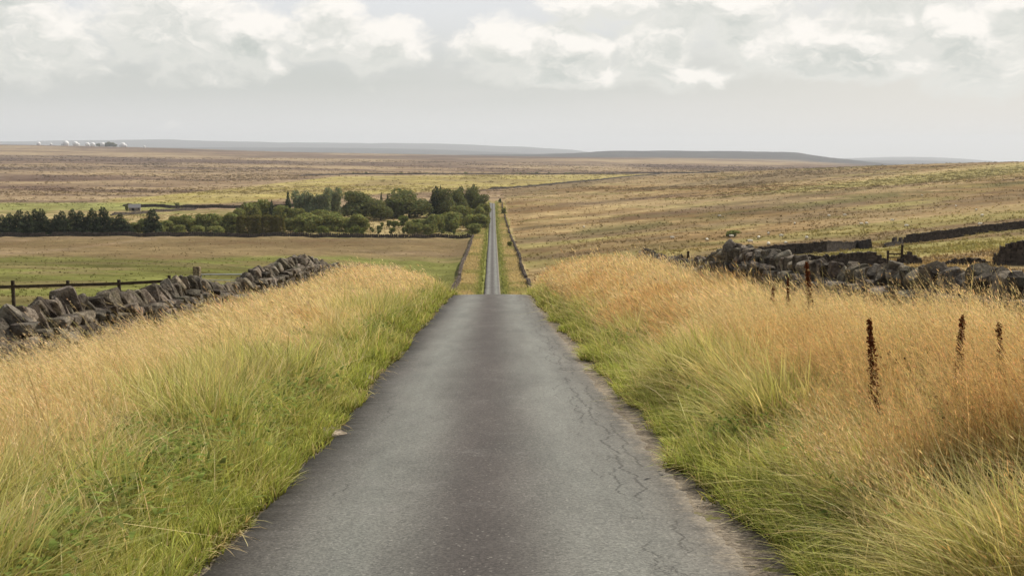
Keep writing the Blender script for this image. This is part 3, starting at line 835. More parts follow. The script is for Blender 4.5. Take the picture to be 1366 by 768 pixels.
# ---------------------------------------------------------------- trees
def leaf_mesh(P, N, size, tint, name, mat, parent, aspect=.8):
    """scatter leaf sprays: centre P, facing N (n,3)"""
    n = len(P); a = np.cross(N, rng.normal(size=(n, 3))); a /= np.linalg.norm(a, axis=1, keepdims=True) + 1e-9
    b = np.cross(N, a); b /= np.linalg.norm(b, axis=1, keepdims=True) + 1e-9
    s = size[:, None]
    V = np.stack([P - a * s, P - b * s * aspect * .6 + a * s * .2, P + a * s, P + b * s * aspect], 1).reshape(-1, 3)
    Fi = np.arange(n * 4).reshape(-1, 4)
    return mesh_obj(name, V, Fi, np.full(n, 4), mat, parent, False, np.repeat(tint, 4, 0))

def trunk_mesh(h, r, limbs, root, spread):
    m = MB(); top = (rng.uniform(-.03, .03) * h, rng.uniform(-.03, .03) * h, h)
    m.tube([(0, 0, -.4), (0, 0, h * .3), top], [r * 1.25, r, r * .3], 7)
    for k in range(limbs):
        t = rng.uniform(.3, .8); a = rng.uniform(0, 6.28); z = h * t
        m.tube([(0, 0, z), (math.cos(a) * spread * .45, math.sin(a) * spread * .45, z + h * .12), (math.cos(a) * spread * .85, math.sin(a) * spread * .85, z + h * .2)], [r * .45, r * .3, r * .1], 5)
    return m.build('trunk', M_BARK, root)

def tree_proto(kind, seed):
    """unit tree: height 1, crown half-width .5 (scaled when placed)"""
    root = empty('tree')
    n = {'conifer': 4200, 'spruce': 3000, 'round': 7000, 'willow': 4600, 'bush': 3800, 'hedge': 9500, 'sapling': 500}[kind]
    g = np.random.default_rng(seed)
    if kind in ('conifer', 'spruce'):
        t = 1 - np.sqrt(g.random(n)); t = np.clip(t, 0, 1) * .97 + .03
        lay = .78 + .22 * np.abs(np.sin(t * (26 if kind == 'spruce' else 17) + g.normal(size=n) * .3))
        rad = (1 - t) ** (.85 if kind == 'spruce' else .50) * .5 * lay
        a = g.random(n) * 6.283; lump = 1 + .40 * np.sin(a * 3 + t * 9 + seed) * np.sin(a * 2 - t * 14)
        q = np.sqrt(g.uniform(.30, 1, n)) * rad * lump
        P = np.stack([np.cos(a) * q, np.sin(a) * q, t - .06 * q], 1)
        N = np.stack([np.cos(a) * .5, np.sin(a) * .5, np.full(n, .9)], 1) + g.normal(size=(n, 3)) * .4
        base = np.array((.048, .062, .034)) if kind == 'conifer' else np.array((.07, .092, .05)); sz = .036
        lobes = None; clump = np.sin(a * 4 + t * 20) * .18
    elif kind == 'hedge':
        P = g.uniform(-.5, .5, (n, 3)); ax = g.integers(0, 3, n); sg = np.where(g.random(n) < .5, -.5, .5)
        P[np.arange(n), ax] = sg * g.uniform(.82, 1, n); P = np.sign(P) * np.minimum(np.abs(P), .5)
        P[:, 2] = np.clip(P[:, 2] + .5 + .05 * np.sin(P[:, 0] * 14), 0.04, 1.05); P[:, 0] *= 1 - .10 * P[:, 2]; P[:, 1] *= .9
        P += g.normal(size=P.shape) * .018
        N = g.normal(size=(n, 3)) + np.array((0, 0, .6)); base = np.array((.12, .112, .042)); sz = .036; clump = np.sin(P[:, 0] * 18) * .15
    else:
        k = {'round': 22, 'willow': 14, 'bush': 12, 'sapling': 4}[kind]
        lc = []
        for i in range(k):
            th = g.uniform(0, 6.283); u = g.random() ** .6
            if kind == 'willow': lc.append((math.cos(th) * .28 * u, math.sin(th) * .28 * u, g.uniform(.25, .84), g.uniform(.15, .24), g.uniform(.16, .26)))
            elif kind == 'round': zc = g.uniform(.20, .80); lim = .33 * math.sqrt(max(.05, 1 - ((zc - .46) / .5) ** 2)); lc.append((math.cos(th) * lim * u * 1.15, math.sin(th) * lim * u * 1.15, zc * 1.02, g.uniform(.19, .28), g.uniform(.15, .22)))
            else: zc = g.uniform(.13, .74); lc.append((math.cos(th) * .3 * u, math.sin(th) * .3 * u, zc, g.uniform(.17, .27), g.uniform(.17, .28)))
        lc = np.array(lc); li = g.integers(0, k, n); L = lc[li]
        d = g.normal(size=(n, 3)); d /= np.linalg.norm(d, axis=1, keepdims=True)
        rr = g.uniform(.42, 1.08, n) ** .6
        P = np.stack([L[:, 0] + d[:, 0] * L[:, 3] * rr, L[:, 1] + d[:, 1] * L[:, 3] * rr, L[:, 2] + d[:, 2] * L[:, 4] * rr], 1)
        P[:, 2] = np.maximum(P[:, 2], .03 + .02 * g.random(n))
        N = d + g.normal(size=(n, 3)) * .7
        base = {'round': np.array((.135, .148, .066)), 'willow': np.array((.20, .225, .14)), 'bush': np.array((.225, .24, .09)), 'sapling': np.array((.13, .15, .05))}[kind]
        sz = {'round': .032, 'willow': .032, 'bush': .048, 'sapling': .08}[kind]
        clump = (g.random(k)[li] - .5) * .5
    N /= np.linalg.norm(N, axis=1, keepdims=True) + 1e-9
    b = (1 + clump) * g.uniform(.75, 1.3, n)
    tint = base[None] * b[:, None] * np.array([1, 1, 1]) * np.stack([g.uniform(.85, 1.2, n), np.ones(n), g.uniform(.8, 1.1, n)], 1)
    tk = trunk_mesh(.72 if kind not in ('hedge',) else .5, .022 if kind != 'sapling' else .015, 6, root, .3)
    leaf_mesh(P, N, sz * g.uniform(.6, 1.3, n), tint, 'crown', M_LEAF, root)
    return root
PROTO = {}
def place_tree(kind, var, px, by, ty, wpx, label, group, name, cat='tree', XY=None):
    key = (kind, var); first = key not in PROTO
    if first: PROTO[key] = tree_proto(kind, 31 * var + len(kind))
    o = PROTO[key] if first else copy_tree(PROTO[key])
    o.name = name
    X, Y, Z = hit(px, by) if XY is None else (XY[0], XY[1], ground1(*XY))
    ppx, ppy = project(X, Y, Z)
    r1 = ray(px, ty); h = r1[2] / r1[1] * Y - Z
    w = wpx / F * Y
    o.location = (X, Y, Z - .05); o.scale = (w, w * (1.0 if kind != 'hedge' else .5), h); o.rotation_euler = (0, 0, rng.uniform(0, 6.28) if kind != 'hedge' else 0)
    tag(o, label, cat, group)
    return o
G1 = 'dark conifers at the left end of the wood'
con = [(-14, 313, 284, 22), (4, 313, 286, 16), (14, 313, 283, 16), (27, 313, 278.5, 17), (38, 313, 281, 14), (48, 313, 277.5, 15), (57, 313, 277, 16), (67, 314, 292, 14), (76, 313, 285, 14), (84, 313, 280, 16),
       (98, 313, 278, 17), (108, 313, 280, 15), (116, 313, 288, 14), (124, 313, 276.5, 17), (131, 313, 290, 12), (139, 313, 274.5, 18), (151, 313, 289, 15), (161, 313, 284, 16), (170, 313.5, 295, 13)]
for k, (px, by, ty, w) in enumerate(con):
    place_tree('conifer', k % 3, px, by + .5, ty, w * 1.6, 'dark conifer in the row at the left end of the wood, %s from the left' % _ord[k], G1, 'conifer_tree')
place_tree('conifer', 5, 204, 314, 277, 30, 'single dense dark evergreen standing apart, right of the conifer row', None, 'conifer_tree').scale.x *= 1.0
G2 = 'light green young trees in the middle of the wood'
yt = [(180, 312, 296, 20), (192, 312, 290, 16), (222, 312, 292, 22), (234, 311, 287, 20), (246, 311, 285, 20), (258, 311, 289, 22), (270, 311, 284, 20), (284, 311, 283, 24), (297, 311, 286, 20), (309, 311, 282, 22), (318, 308, 276, 20),
      (216, 313, 300, 16), (240, 313, 299, 18), (265, 313, 300, 20), (290, 313, 300, 20), (310, 312, 298, 16)]
for k, (px, by, ty, w) in enumerate(yt):
    place_tree('bush', k % 3, px, by, ty, w * 1.2, 'light green young tree between the dark evergreen and the clipped block, %s placed' % _ord[k] if 0 else
               ('light green young tree left of the square clipped block, %s from the left' % _ord[k] if k < 11 else 'low light green bush at the foot of the young trees, %s from the left' % _ord[k - 11]), G2, 'young_tree')
for k, (px, w, ty) in enumerate([(333, 33, 288.5), (354, 36, 288), (371, 18, 290)]):
    place_tree('hedge', k, px, 312.5, ty, w, ['left part', 'middle part', 'narrow right part'][k] + ' of the square dense olive block of bushes behind the field wall', 'square block of dense bushes', 'dense_bush', 'bush')
G3 = 'taller trees at the back of the wood'
bk = [('bush', 336, 300, 268, 26, 'rounded grey-green tree rising behind the left of the square block'), ('bush', 350, 298, 264, 24, 'grey-green tree rising behind the middle of the square block'),
      ('spruce', 363, 298, 266, 14, 'narrow spruce behind the right of the square block'), ('spruce', 385, 298, 253, 15, 'tall thin pointed spruce left of the pale willows'),
      ('bush', 374, 300, 272, 24, 'dark green tree between the two spruces at the back'), ('willow', 403, 298, 253, 22, 'pale grey-green willow, leftmost of the tall pale ones'),
      ('willow', 418, 298, 257, 20, 'pale grey-green willow, lower and second of the tall pale ones'), ('willow', 430, 298, 252, 20, 'pale grey-green willow, third of the tall pale ones'),
      ('willow', 445, 297, 249, 20, 'tallest pale willow just left of the big dark round tree'), ('bush', 395, 302, 276, 24, 'green tree under the leftmost pale willow'),
      ('bush', 425, 300, 278, 30, 'green tree under the third pale willow'), 
      ('round', 481, 293, 253.5, 56, 'big dark round broadleaf tree, left of the pair'), ('round', 508, 294, 264, 30, 'brighter green tree against the right side of the left big round tree'),
      ('spruce', 509, 290, 256, 9, 'thin dark spruce top in the gap between the big round trees, left one'), ('spruce', 517, 290, 257, 9, 'thin dark spruce top in the gap between the big round trees, right one'),
      ('round', 546, 291, 250.5, 60, 'big dark round broadleaf tree, right and wider of the pair'), ('conifer', 582, 290, 247, 22, 'tall narrow dark tree right of the wide round tree'),
      ('round', 592, 290, 250, 30, 'dark tree with a twin top right of the wide round tree'), ('round', 606, 290, 250, 30, 'brownish dark tree near the road end of the wood'),
      ('spruce', 588, 289, 246, 10, 'small spruce tip rising over the twin topped tree'), ('conifer', 615, 288, 247, 20, 'dark pine near the road end of the wood'),
      ('round', 626, 289, 247, 32, 'broad green tree close to the road end of the wood'), ('conifer', 632, 288, 245.5, 18, 'highest pine tip close to the road'),
      ('round', 641, 290, 258, 26, 'last big tree of the wood overhanging the valley road'), ('bush', 645, 296, 270, 18, 'round dark bush under the last big tree by the road'),
      ('round', 530, 292, 266, 24, 'green tree filling the gap between the two big round trees')]
for k, (kd, px, by, ty, w, lb) in enumerate(bk):
    if kd == 'bush' and px > 600: by = 300
    place_tree(kd, k % 3, px, by, ty, w * {'round': 1.08, 'willow': 1.5}.get(kd, 1.15), lb, G3, {'bush': 'broadleaf_tree', 'round': 'broadleaf_tree', 'willow': 'willow_tree', 'spruce': 'spruce_tree', 'conifer': 'pine_tree'}[kd])
G4 = 'olive bushes along the front of the wood'
md = [(388, 310, 290, 22), (402, 310, 286, 26), (418, 310, 285, 26), (434, 309, 284, 28), (450, 309, 284, 28), (464, 308, 288, 24), (478, 309, 284, 24), (484, 308, 290, 18), (412, 307, 281, 26), (444, 306, 281, 26)]
for k, (px, by, ty, w) in enumerate(md):
    place_tree('bush', k % 3, px, by, ty, w * 1.15, 'olive green rounded bush between the square block and the clearing, %s from the left' % _ord[k], G4, 'rounded_bush', 'bush')
G5 = 'bushes between the clearing and the valley road'
rb = [(567, 311, 291, 18), (578, 312, 283, 18), (573, 314, 298, 16), (586, 309, 285, 18), (603, 309, 280, 28), (618, 304, 273, 22), (612, 300, 272, 24), (628, 307, 284, 22), (640, 306, 284, 22), (634, 314, 297, 20), (626, 300, 276, 22), (641, 302, 274, 16), (557, 313, 296, 20), (548, 312, 293, 14)]
for k, (px, by, ty, w) in enumerate(rb):
    place_tree('bush', (k + 1) % 3, px, by, ty, w * 1.15, 'green bush between the dry clearing and the valley road, number %s from the left' % _ord[k] if 0 else 'green bush in the thicket beside the valley road, %s in the group' % _ord[k], G5, 'green_bush', 'bush')
G6 = 'small saplings in the dry clearing'
sp = [(394, 314, 304), (430, 315, 298), (436, 313, 302), (474, 315.5, 298), (462, 312, 303), (482, 313.5, 302), (492, 303, 297), (497, 311, 303), (506, 309, 299), (509, 303, 295.5), (505, 312.5, 305), (522, 313, 302), (528, 305, 292),
      (536, 303, 285), (540, 312, 300), (520, 304, 292), (494, 307, 302), (470, 305, 298), (553, 303, 291), (560, 305, 290), (590, 313, 304), (605, 313, 305), (545, 305, 296)]
sp.sort()
for k, (px, by, ty) in enumerate(sp):
    place_tree('sapling', k % 2, px, by, ty, (by - ty) * 1.0, 'small sapling in the dry grass clearing before the big trees, %s from the left' % _ord[k], G6, 'sapling', 'sapling')
place_tree('bush', 0, 672, 287, 277, 8, 'small dark bush on the right verge near the far end of the valley road', None, 'small_bush', 'bush')
place_tree('bush', 1, 680, 331, 321, 9, 'bright green shrub beside the right valley wall', None, 'small_bush', 'bush')
place_tree('sapling', 1, 667, 272, 263, 5, 'small tree at the far end of the right valley wall', None, 'small_tree')
place_tree('bush', 2, 977, 316, 306, 22, 'low dark thorn bush alone in the right pasture above the stone heap', None, 'thorn_bush', 'bush')
place_tree('bush', 0, 169, 281.5, 273, 6, 'small tree beside the distant barn', None, 'small_tree')
place_tree('bush', 1, 237, 277, 270, 8, 'small round tree by the distant wall above the green field', None, 'small_tree')
for k, (px, w, h) in enumerate([(139, 4, 4.5), (142, 4, 4), (148.5, 5, 5.5), (152, 6, 7), (156, 6, 6), (160, 5, 4), (60.5, 3, 3.5)]):
    X, Y, Z = hit(px, 196.5)
    X = (px - 657) / F * 5430; Y = 5430.0
    zz = ground1(X, Y); _, py = project(X, Y, zz)
    place_tree('round', k % 3, px, py, py - h, w * 1.5, 'dark skyline tree among the white domes, %s from the left' % _ord[(k + 1) % 7], 'trees among the white domes', 'skyline_tree', XY=(X, Y))
for k, px in enumerate(np.sort(rng.uniform(470, 760, 16))):
    X, Y, Z = hit(px, 232.3)
    place_tree('bush', k % 3, px, 232.4, 232.4 - rng.uniform(2, 3.4), rng.uniform(3, 6), 'tiny bush on the distant boundary wall, %s from the left' % _ord[k], 'bushes on the distant boundary wall', 'hedgerow_bush', 'bush')

# ---------------------------------------------------------------- distant buildings and domes
def barn():
    X, Y, Z = hit(180, 281.5); root = empty('stone_barn', (X, Y, Z), R(12)); tag(root, 'small grey stone barn in the distant green field at the left', 'barn')
    m = MB(); L, W, hh = 6.0, 4.2, 1.9
    V = [(-L/2, -W/2, -.5), (L/2, -W/2, -.5), (L/2, W/2, -.5), (-L/2, W/2, -.5), (-L/2, -W/2, hh), (L/2, -W/2, hh), (L/2, W/2, hh), (-L/2, W/2, hh), (-L/2, 0, hh + 1.7), (L/2, 0, hh + 1.7)]
    m.add(V, [(0, 1, 5, 4), (2, 3, 7, 6), (1, 2, 6, 9, 5), (3, 0, 4, 8, 7)]); m.build('wall', M_BWALL, root)
    r = MB()
    for s in (-1, 1):
        V = [(-L/2 - .3, s * (W/2 + .3), hh - .15), (L/2 + .3, s * (W/2 + .3), hh - .15), (L/2 + .3, 0, hh + 1.82), (-L/2 - .3, 0, hh + 1.82)]
        V2 = [(a, b, c + .15) for a, b, c in V]; r.add(V + V2, [(0, 1, 2, 3), (7, 6, 5, 4), (0, 4, 5, 1), (1, 5, 6, 2), (2, 6, 7, 3), (3, 7, 4, 0)])
    r.build('roof', M_SLATE, root)
    d = MB(); d.box((-.8, -W/2 - .03, 1.0), (1.4, .08, 2.1)); d.build('door', M_DARK, root)
    d = MB(); d.box((2.2, -W/2 - .03, 1.5), (.7, .08, .8)); d.build('window', M_DARK, root)
barn()
def dome(px, dia_px, k, far=5420):
    X = (px - 657) / F * far; Z = ground1(X, far); r = dia_px / F * far / 2
    root = empty('radar_dome', (X, far, Z)); tag(root, 'white golf ball shaped radome on the far left skyline, %s from the left' % _ord[k], 'radome', 'white domes on the skyline')
    V, Fc = ICO[3]; P = V * r + np.array([0, 0, r * .55 + 2]); P[:, 2] = np.maximum(P[:, 2], 0)
    mesh_obj('dome_shell', P, Fc, np.full(len(Fc), 3), M_WHITE, root)
    b = MB(); b.tube([(0, 0, -3), (0, 0, r * .25 + 1)], r * .80, 16); b.build('plinth', M_WHITE, root)
for k, (px, d) in enumerate([(61, 5), (77, 3.5), (92, 4), (96.5, 8), (109, 7), (112, 5), (124.5, 6), (131.5, 6), (144.5, 6.5), (168, 5), (171, 7), (174.5, 4), (199, 3.5)]):
    dome(px, d, k, 5420 if px < 180 else 5200)
def mast():
    X = (648 - 657) / F * 23800; Y = 23800.0; Z = ground1(X, Y); m = MB()
    for s in (-1, 1):
        for q in (-1, 1): m.tube([(s * 5, q * 5, 0), (s * 2, q * 2, 170)], .9, 5)
    for z in range(10, 165, 16):
        w = 5 - 3 * z / 170
        m.box((0, 0, z), (w * 2, w * 2, .8))
    o = m.build('radio_mast', M_METAL, loc=(X, Y, Z)); tag(o, 'thin tall radio mast on the hazy far ridge above the valley road', 'mast')
mast()

# ---------------------------------------------------------------- sheep
def sheep_proto():
    root = empty('sheep')
    V, Fc = ICO[3]
    P = np.sign(V) * np.abs(V) ** .85 * np.array((.52, .27, .27)); P[:, 2] += .62
    P[:, 2] -= .06 * np.clip(-P[:, 0], 0, 1)
    P += rng.normal(size=P.shape) * .012
    nv = len(V)
    H_ = V * np.array((.16, .085, .10)); th = R(40); H_ = H_ @ np.array([[math.cos(th), 0, -math.sin(th)], [0, 1, 0], [math.sin(th), 0, math.cos(th)]]) + np.array((.68, 0, .62))
    b = MB()
    b.add(P, Fc.tolist()); b.tube([(.40, 0, .70), (.62, 0, .68)], [.16, .10], 8)
    body = b.build('fleece', M_WOOL, root, True)
    h = MB(); h.add(H_, Fc.tolist())
    for s in (-1, 1): h.tube([(.60, .07 * s, .70), (.57, .17 * s, .69)], [.03, .012], 5)
    h.build('head', M_FACE, root, True)
    for (x, y) in ((.33, .14), (.33, -.14), (-.34, .14), (-.34, -.14)):
        l = MB(); k = .03 if x > 0 else -.04
        l.tube([(x, y, .48), (x + k, y, .24), (x, y, .0)], [.07, .035, .03], 6); l.build('leg', M_FACE, root)
    return root
shp = [(779, 305), (897, 319.5), (943, 323), (976, 318), (1001, 325), (1012, 320), (1025, 314), (1025, 329), (1042, 317), (1048, 327.5), (1076, 320.5), (1106, 290), (1127, 289), (1149, 301), (1156, 300.5), (1190, 296), (1209, 304), (1275, 277),
       (1302, 282), (1307, 302), (1310, 290), (1230, 262), (960, 290), (1060, 300)]
sh0 = sheep_proto()
for k, (px, by) in enumerate(sorted(shp)):
    o = sh0 if k == 0 else copy_tree(sh0)
    X, Y, Z = hit(px, by); o.location = (X, Y, Z + .0); o.rotation_euler = (0, 0, rng.uniform(0, 6.28)); s = rng.uniform(.95, 1.15); o.scale = (s, s, s)
    tag(o, 'pale sheep grazing in the wide right pasture, %s counting from the left' % _ord[k], 'sheep', 'sheep scattered over the right pasture')

#PART3
# ---------------------------------------------------------------- grass
def blades(base, h, w, az, lean, bend, c0, c1, c2, levels=4):
    """n grass blades as strips. base (n,3); lean (n,2): sideways reach of the tip in metres; bend: how late it happens"""
    n = len(base); ts = [0, .36, .72, 1.0] if levels == 4 else [0, .55, 1.0]
    sx = np.cos(az)[:, None]; sy = np.sin(az)[:, None]
    reach = np.hypot(lean[:, 0], lean[:, 1]) / np.maximum(h, .01)
    V = []; C = []
    for t in ts:
        k = t ** bend
        p = base + np.stack([lean[:, 0] * k, lean[:, 1] * k, h * (t - .32 * reach * t * t * np.minimum(reach, 1.6))], 1)
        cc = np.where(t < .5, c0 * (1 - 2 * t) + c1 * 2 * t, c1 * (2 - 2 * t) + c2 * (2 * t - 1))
        if t < 1:
            ww = (w * (1 - t ** 1.6 * .8))[:, None] / 2; s = np.hstack([sx * ww, sy * ww, sx * 0])
            V += [p - s, p + s]; C += [cc, cc]
        else: V.append(p); C.append(cc)
    m = len(V); V = np.stack(V, 1).reshape(-1, 3); C = np.stack(C, 1).reshape(-1, 3)
    b = (np.arange(n) * m)[:, None]
    q = [np.array([2 * i, 2 * i + 1, 2 * i + 3, 2 * i + 2]) for i in range(len(ts) - 2)]; k = 2 * (len(ts) - 2)
    Fl = np.concatenate([b + x[None] for x in q] + [b + np.array([[k, k + 1, k + 2]])], 1)
    fn = np.tile([4] * len(q) + [3], n)
    tip = V.reshape(n, m, 3)
    return V, Fl.reshape(-1), fn, C, tip
class Acc:
    def __init__(s): s.V = []; s.F = []; s.N = []; s.C = []; s.k = 0
    def add(s, V, Fl, fn, C): s.V.append(V); s.F.append(Fl + s.k); s.N.append(fn); s.C.append(C); s.k += len(V)
    def build(s, name, mat): return mesh_obj(name, np.vstack(s.V), np.concatenate(s.F), np.concatenate(s.N), mat, colors=np.vstack(s.C))

def sampleY(n, y0, y1, p):
    u = rng.random(n); a = 1 - p
    return (y0 ** a + u * (y1 ** a - y0 ** a)) ** (1 / a) if abs(a) > 1e-6 else y0 * (y1 / y0) ** u
def vary(c, n, s=.22, hue=.07):
    b = rng.normal(1, s, n)[:, None].clip(.4, 1.55)
    return np.asarray(c)[None] * b * (1 + rng.normal(0, hue, (n, 3)))
def lerp(a, b, w): return a * (1 - w[:, None]) + b * w[:, None]
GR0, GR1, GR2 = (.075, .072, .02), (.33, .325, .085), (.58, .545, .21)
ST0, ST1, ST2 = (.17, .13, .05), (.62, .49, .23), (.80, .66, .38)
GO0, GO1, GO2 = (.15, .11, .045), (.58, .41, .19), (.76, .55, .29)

def tallness(side, aX, Y):
    """0 = short green edge, 1 = tall dry grass by the wall"""
    n = fbm(aX * 1.3 + 31 * side, Y * .45, 3) - .5
    if side < 0: return sstep(2.35, 3.9, aX + n * 2.2 + np.clip((Y - 14) / 30, 0, 1) * .9)
    return sstep(1.95, 3.2, aX + n * 1.5 + np.clip((Y - 14) / 30, 0, 1) * .45)

def rushy(x, y): return (((x - 2.62) / .36) ** 2 + ((y - 5.3) / .62) ** 2 < 1)
def verge(side):
    edge = (lambda Y: -edgeL(Y)) if side < 0 else (lambda Y: 1.54 + .20 * (fbm(Y * .9, Y * 0 + 21, 3) - .5) * 2 + .16 * (fbm(Y * 4, Y * 0 + 33, 2) - .5) - .08 * sstep(12, 30, Y))
    wallx = 5.30 if side < 0 else 4.72
    acc = Acc()
    # --- tussocks of green and mixed grass
    nt_ = 12500
    Yt = sampleY(nt_, 3.6, 66, 1.25); aX = edge(Yt) + .06 + (wallx - edge(Yt)) * rng.random(nt_)
    for lod, (msk, nb) in enumerate(((Yt < 13, 42), ((Yt >= 13) & (Yt < 26), 24), (Yt >= 26, 13))):
        ty = Yt[msk]; tx = aX[msk]; k = len(ty)
        T = np.repeat(np.arange(k), nb); n = len(T)
        tall = tallness(side, tx, ty); hn = fbm(tx * 1.7 + 5, ty * 1.1, 3)
        ed = sstep(0, .8, tx - edge(ty))
        th = (.09 + .30 * ed * (.45 + hn) + .16 * tall) * rng.uniform(.7, 1.35, k)
        th = np.where((hn > .58) & (tall < .5), th * 1.35, th)
        a = rng.uniform(0, 6.283, n); rad = np.sqrt(rng.random(n)) * (.07 + .10 * rng.random(k)[T]) * (1.0 + ty[T] / 22)
        x = side * tx[T] + np.cos(a) * rad; y = ty[T] + np.sin(a) * rad
        keep = (np.abs(x) > edge(y) - .03 * (rng.random(n) < .12)) & ~rushy(x, y)
        T, a, rad, x, y = (v[keep] for v in (T, a, rad, x, y)); n = len(T)
        z = ground(x, y) - .01
        h = th[T] * rng.uniform(.55, 1.2, n)
        out = rng.uniform(.1, .75, n) * h
        lean = np.stack([np.cos(a) * out - .22 * h * rng.uniform(0, 1.5, n), np.sin(a) * out], 1)
        w = rng.uniform(.0032, .0085, n) * (1 + ty[T] / 11)
        tb = rng.normal(1, .20, k).clip(.5, 1.4)[T][:, None]; tl = rng.normal(0, .38, (k, 2))[T]
        lean = lean + tl * h[:, None]
        dry = np.clip(sstep(.38, .66, fbm(tx * 1.4 + 50, ty * 1.1, 3))[T] * .55 + tall[T] * .55 + rng.normal(0, .30, k)[T] + rng.normal(0, .15, n) - (.08 if side < 0 else .04) , 0, 1)
        dry = np.where(rng.random(n) < .10, 1, dry)
        lush = (1 - sstep(0, 1.5, tx - edge(ty)))[T] * .55
        dry = np.clip(dry - .38 * (1 - sstep(.1, 1.0, tx - edge(ty)))[T], 0, 1)
        g1 = lerp(vary(GR1, n), vary((.29, .36, .055), n), lush); g2 = lerp(vary(GR2, n), vary((.47, .55, .11), n), lush)
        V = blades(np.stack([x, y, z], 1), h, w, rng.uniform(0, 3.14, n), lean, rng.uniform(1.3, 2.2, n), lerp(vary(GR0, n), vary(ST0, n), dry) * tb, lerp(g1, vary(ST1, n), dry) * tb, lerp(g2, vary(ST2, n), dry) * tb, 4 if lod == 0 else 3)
        acc.add(*V[:4])
    # --- straggling blades over the road edge
    n = 1100; y = sampleY(n, 3.8, 40, 1.3); y = y[vnoise(y * 2.1, y * 0 + side) > .45]; n = len(y); x = side * (edge(y) + rng.uniform(-.03, .10, n)); h = rng.uniform(.02, .10, n); ln = rng.uniform(.02, .26, n) * rng.random(n)
    V = blades(np.stack([x, y, ground(x, y) + (.04 if side > 0 else .05)], 1), h, rng.uniform(.003, .006, n) * (1 + y / 14), rng.uniform(0, 3.14, n), np.stack([-side * ln, rng.normal(0, .08, n)], 1), rng.uniform(.9, 1.3, n), vary(ST0, n), vary(ST1, n), vary(ST2, n), 4)
    acc.add(*V[:4])
    # --- single long straw stalks standing and lying across the green
    n = 3400; y = sampleY(n, 3.7, 40, 1.3); ax = edge(y) + .25 + (wallx - edge(y) - .3) * rng.random(n); x = side * ax; h = rng.uniform(.35, .85, n) * np.interp(ax, [1.6, 3], [.6, 1]); a = rng.uniform(0, 6.283, n); rch = h * np.abs(rng.normal(.1, .55, n))
    V = blades(np.stack([x, y, ground(x, y)], 1), h, rng.uniform(.0035, .0065, n) * (1 + y / 14), rng.uniform(0, 3.14, n), np.stack([np.cos(a) * rch - .25 * h, np.sin(a) * rch], 1), rng.uniform(1.0, 2.2, n), vary(ST1, n), vary((.74, .60, .32), n), vary((.88, .74, .46), n), 4)
    acc.add(*V[:4])
    # --- herb leaves among the grass
    k = 950 if side < 0 else 600; ty = sampleY(k, 4, 45, 1.2); tx = edge(ty) + .4 + (wallx - edge(ty) - .9) * rng.random(k) ** 1.2
    keep = fbm(tx * .9 + 7 * side, ty * .55 + 90, 3) > (.44 if side < 0 else .52); ty, tx = ty[keep], tx[keep]; k = len(ty)
    if k:
        nb = 34; T = np.repeat(np.arange(k), nb); n = len(T)
        x = side * tx[T] + rng.normal(0, .13, n); y = ty[T] + rng.normal(0, .13, n); hh = rng.uniform(.05, .42, n)
        P = np.stack([x, y, ground(x, y) + hh], 1)
        a = rng.uniform(0, 6.283, n); L = rng.uniform(.03, .10, n)
        V = blades(P, rng.uniform(.0, .07, n), L * .42, a + 1.57, np.stack([np.cos(a) * L, np.sin(a) * L], 1), np.ones(n), vary((.13, .16, .04), n), vary((.19, .235, .06), n), vary((.26, .30, .09), n), 4)
        acc.add(*V[:4])
    nm = 'verge_grass'
    o = acc.build(nm, M_GRASS); tag(o, kind='stuff')
    # --- tall dry flowering grass
    acc = Acc(); seeds = Acc()
    n0 = 140000 if side < 0 else 160000
    y = sampleY(n0, 3.6, 64, 1.15); ax = 2.0 + (wallx + .15 - 2.0) * rng.random(n0)
    tall = tallness(side, ax, y); clump = fbm(ax * 3.3 + 12, y * 2.6 + 40, 3)
    keep = rng.random(n0) < np.interp(y, [5, 11], [.62, 1]) * np.clip(tall * 1.05 + .06, 0, 1) * (.22 + 1.2 * sstep(.36, .62, clump))
    keep &= ~rushy(side * ax, y)
    if side > 0:
        for (cx, cy) in ((2.55, 7.1), (2.8, 6.9), (3.55, 13.6), (3.2, 7.6)): keep &= ~((((ax - cx) / .22) ** 2 + ((y - cy) / .55) ** 2 < 1) & (rng.random(n0) < .85))
    y, ax, tall, clump = (v[keep] for v in (y, ax, tall, clump)); n = len(y)
    x = side * ax; z = ground(x, y)
    H0 = np.interp(y, [8, 14, 22, 30, 36, 48], [.82, .74, .64, .58, .84, .86]) if side < 0 else np.interp(y, [5, 10, 16, 24, 32, 45], [.96, .76, .66, .78, .98, 1.0])
    H0 = H0 - .10 * (clump < .42)
    h = H0 * (.50 + .50 * tall) * rng.normal(.92, .19, n).clip(.40, 1.3)
    h = np.where(tall < .2, h * .9, h)
    h = np.where(rng.random(n) < .05, h * rng.uniform(1.12, 1.42, n), h)
    h = h * np.interp(y, [0, 30, 45, 60], [1, 1, .92, .75])
    wind = fbm(ax * .8 + 3, y * .5 + 77, 3)
    lx = -h * (rng.normal(.46 if side < 0 else .30, .15, n) + .55 * (wind - .5)) ; ly = h * rng.normal(-.03, .14, n)
    w = rng.uniform(.0018, .0042, n) * (1 + y / 9)
    hue = sstep(.35, .65, fbm(ax * .7 + 60, y * .35 + 8, 3)) if side > 0 else sstep(.45, .75, fbm(ax * .7 + 60, y * .35 + 8, 3)) * .6
    hue = np.clip(hue + rng.normal(0, .18, n), 0, 1)
    c1 = lerp(vary(ST1, n, .3), vary(GO1, n, .3), hue) * .9; c2 = lerp(vary(ST2, n, .3), vary(GO2, n, .3), hue) * .9
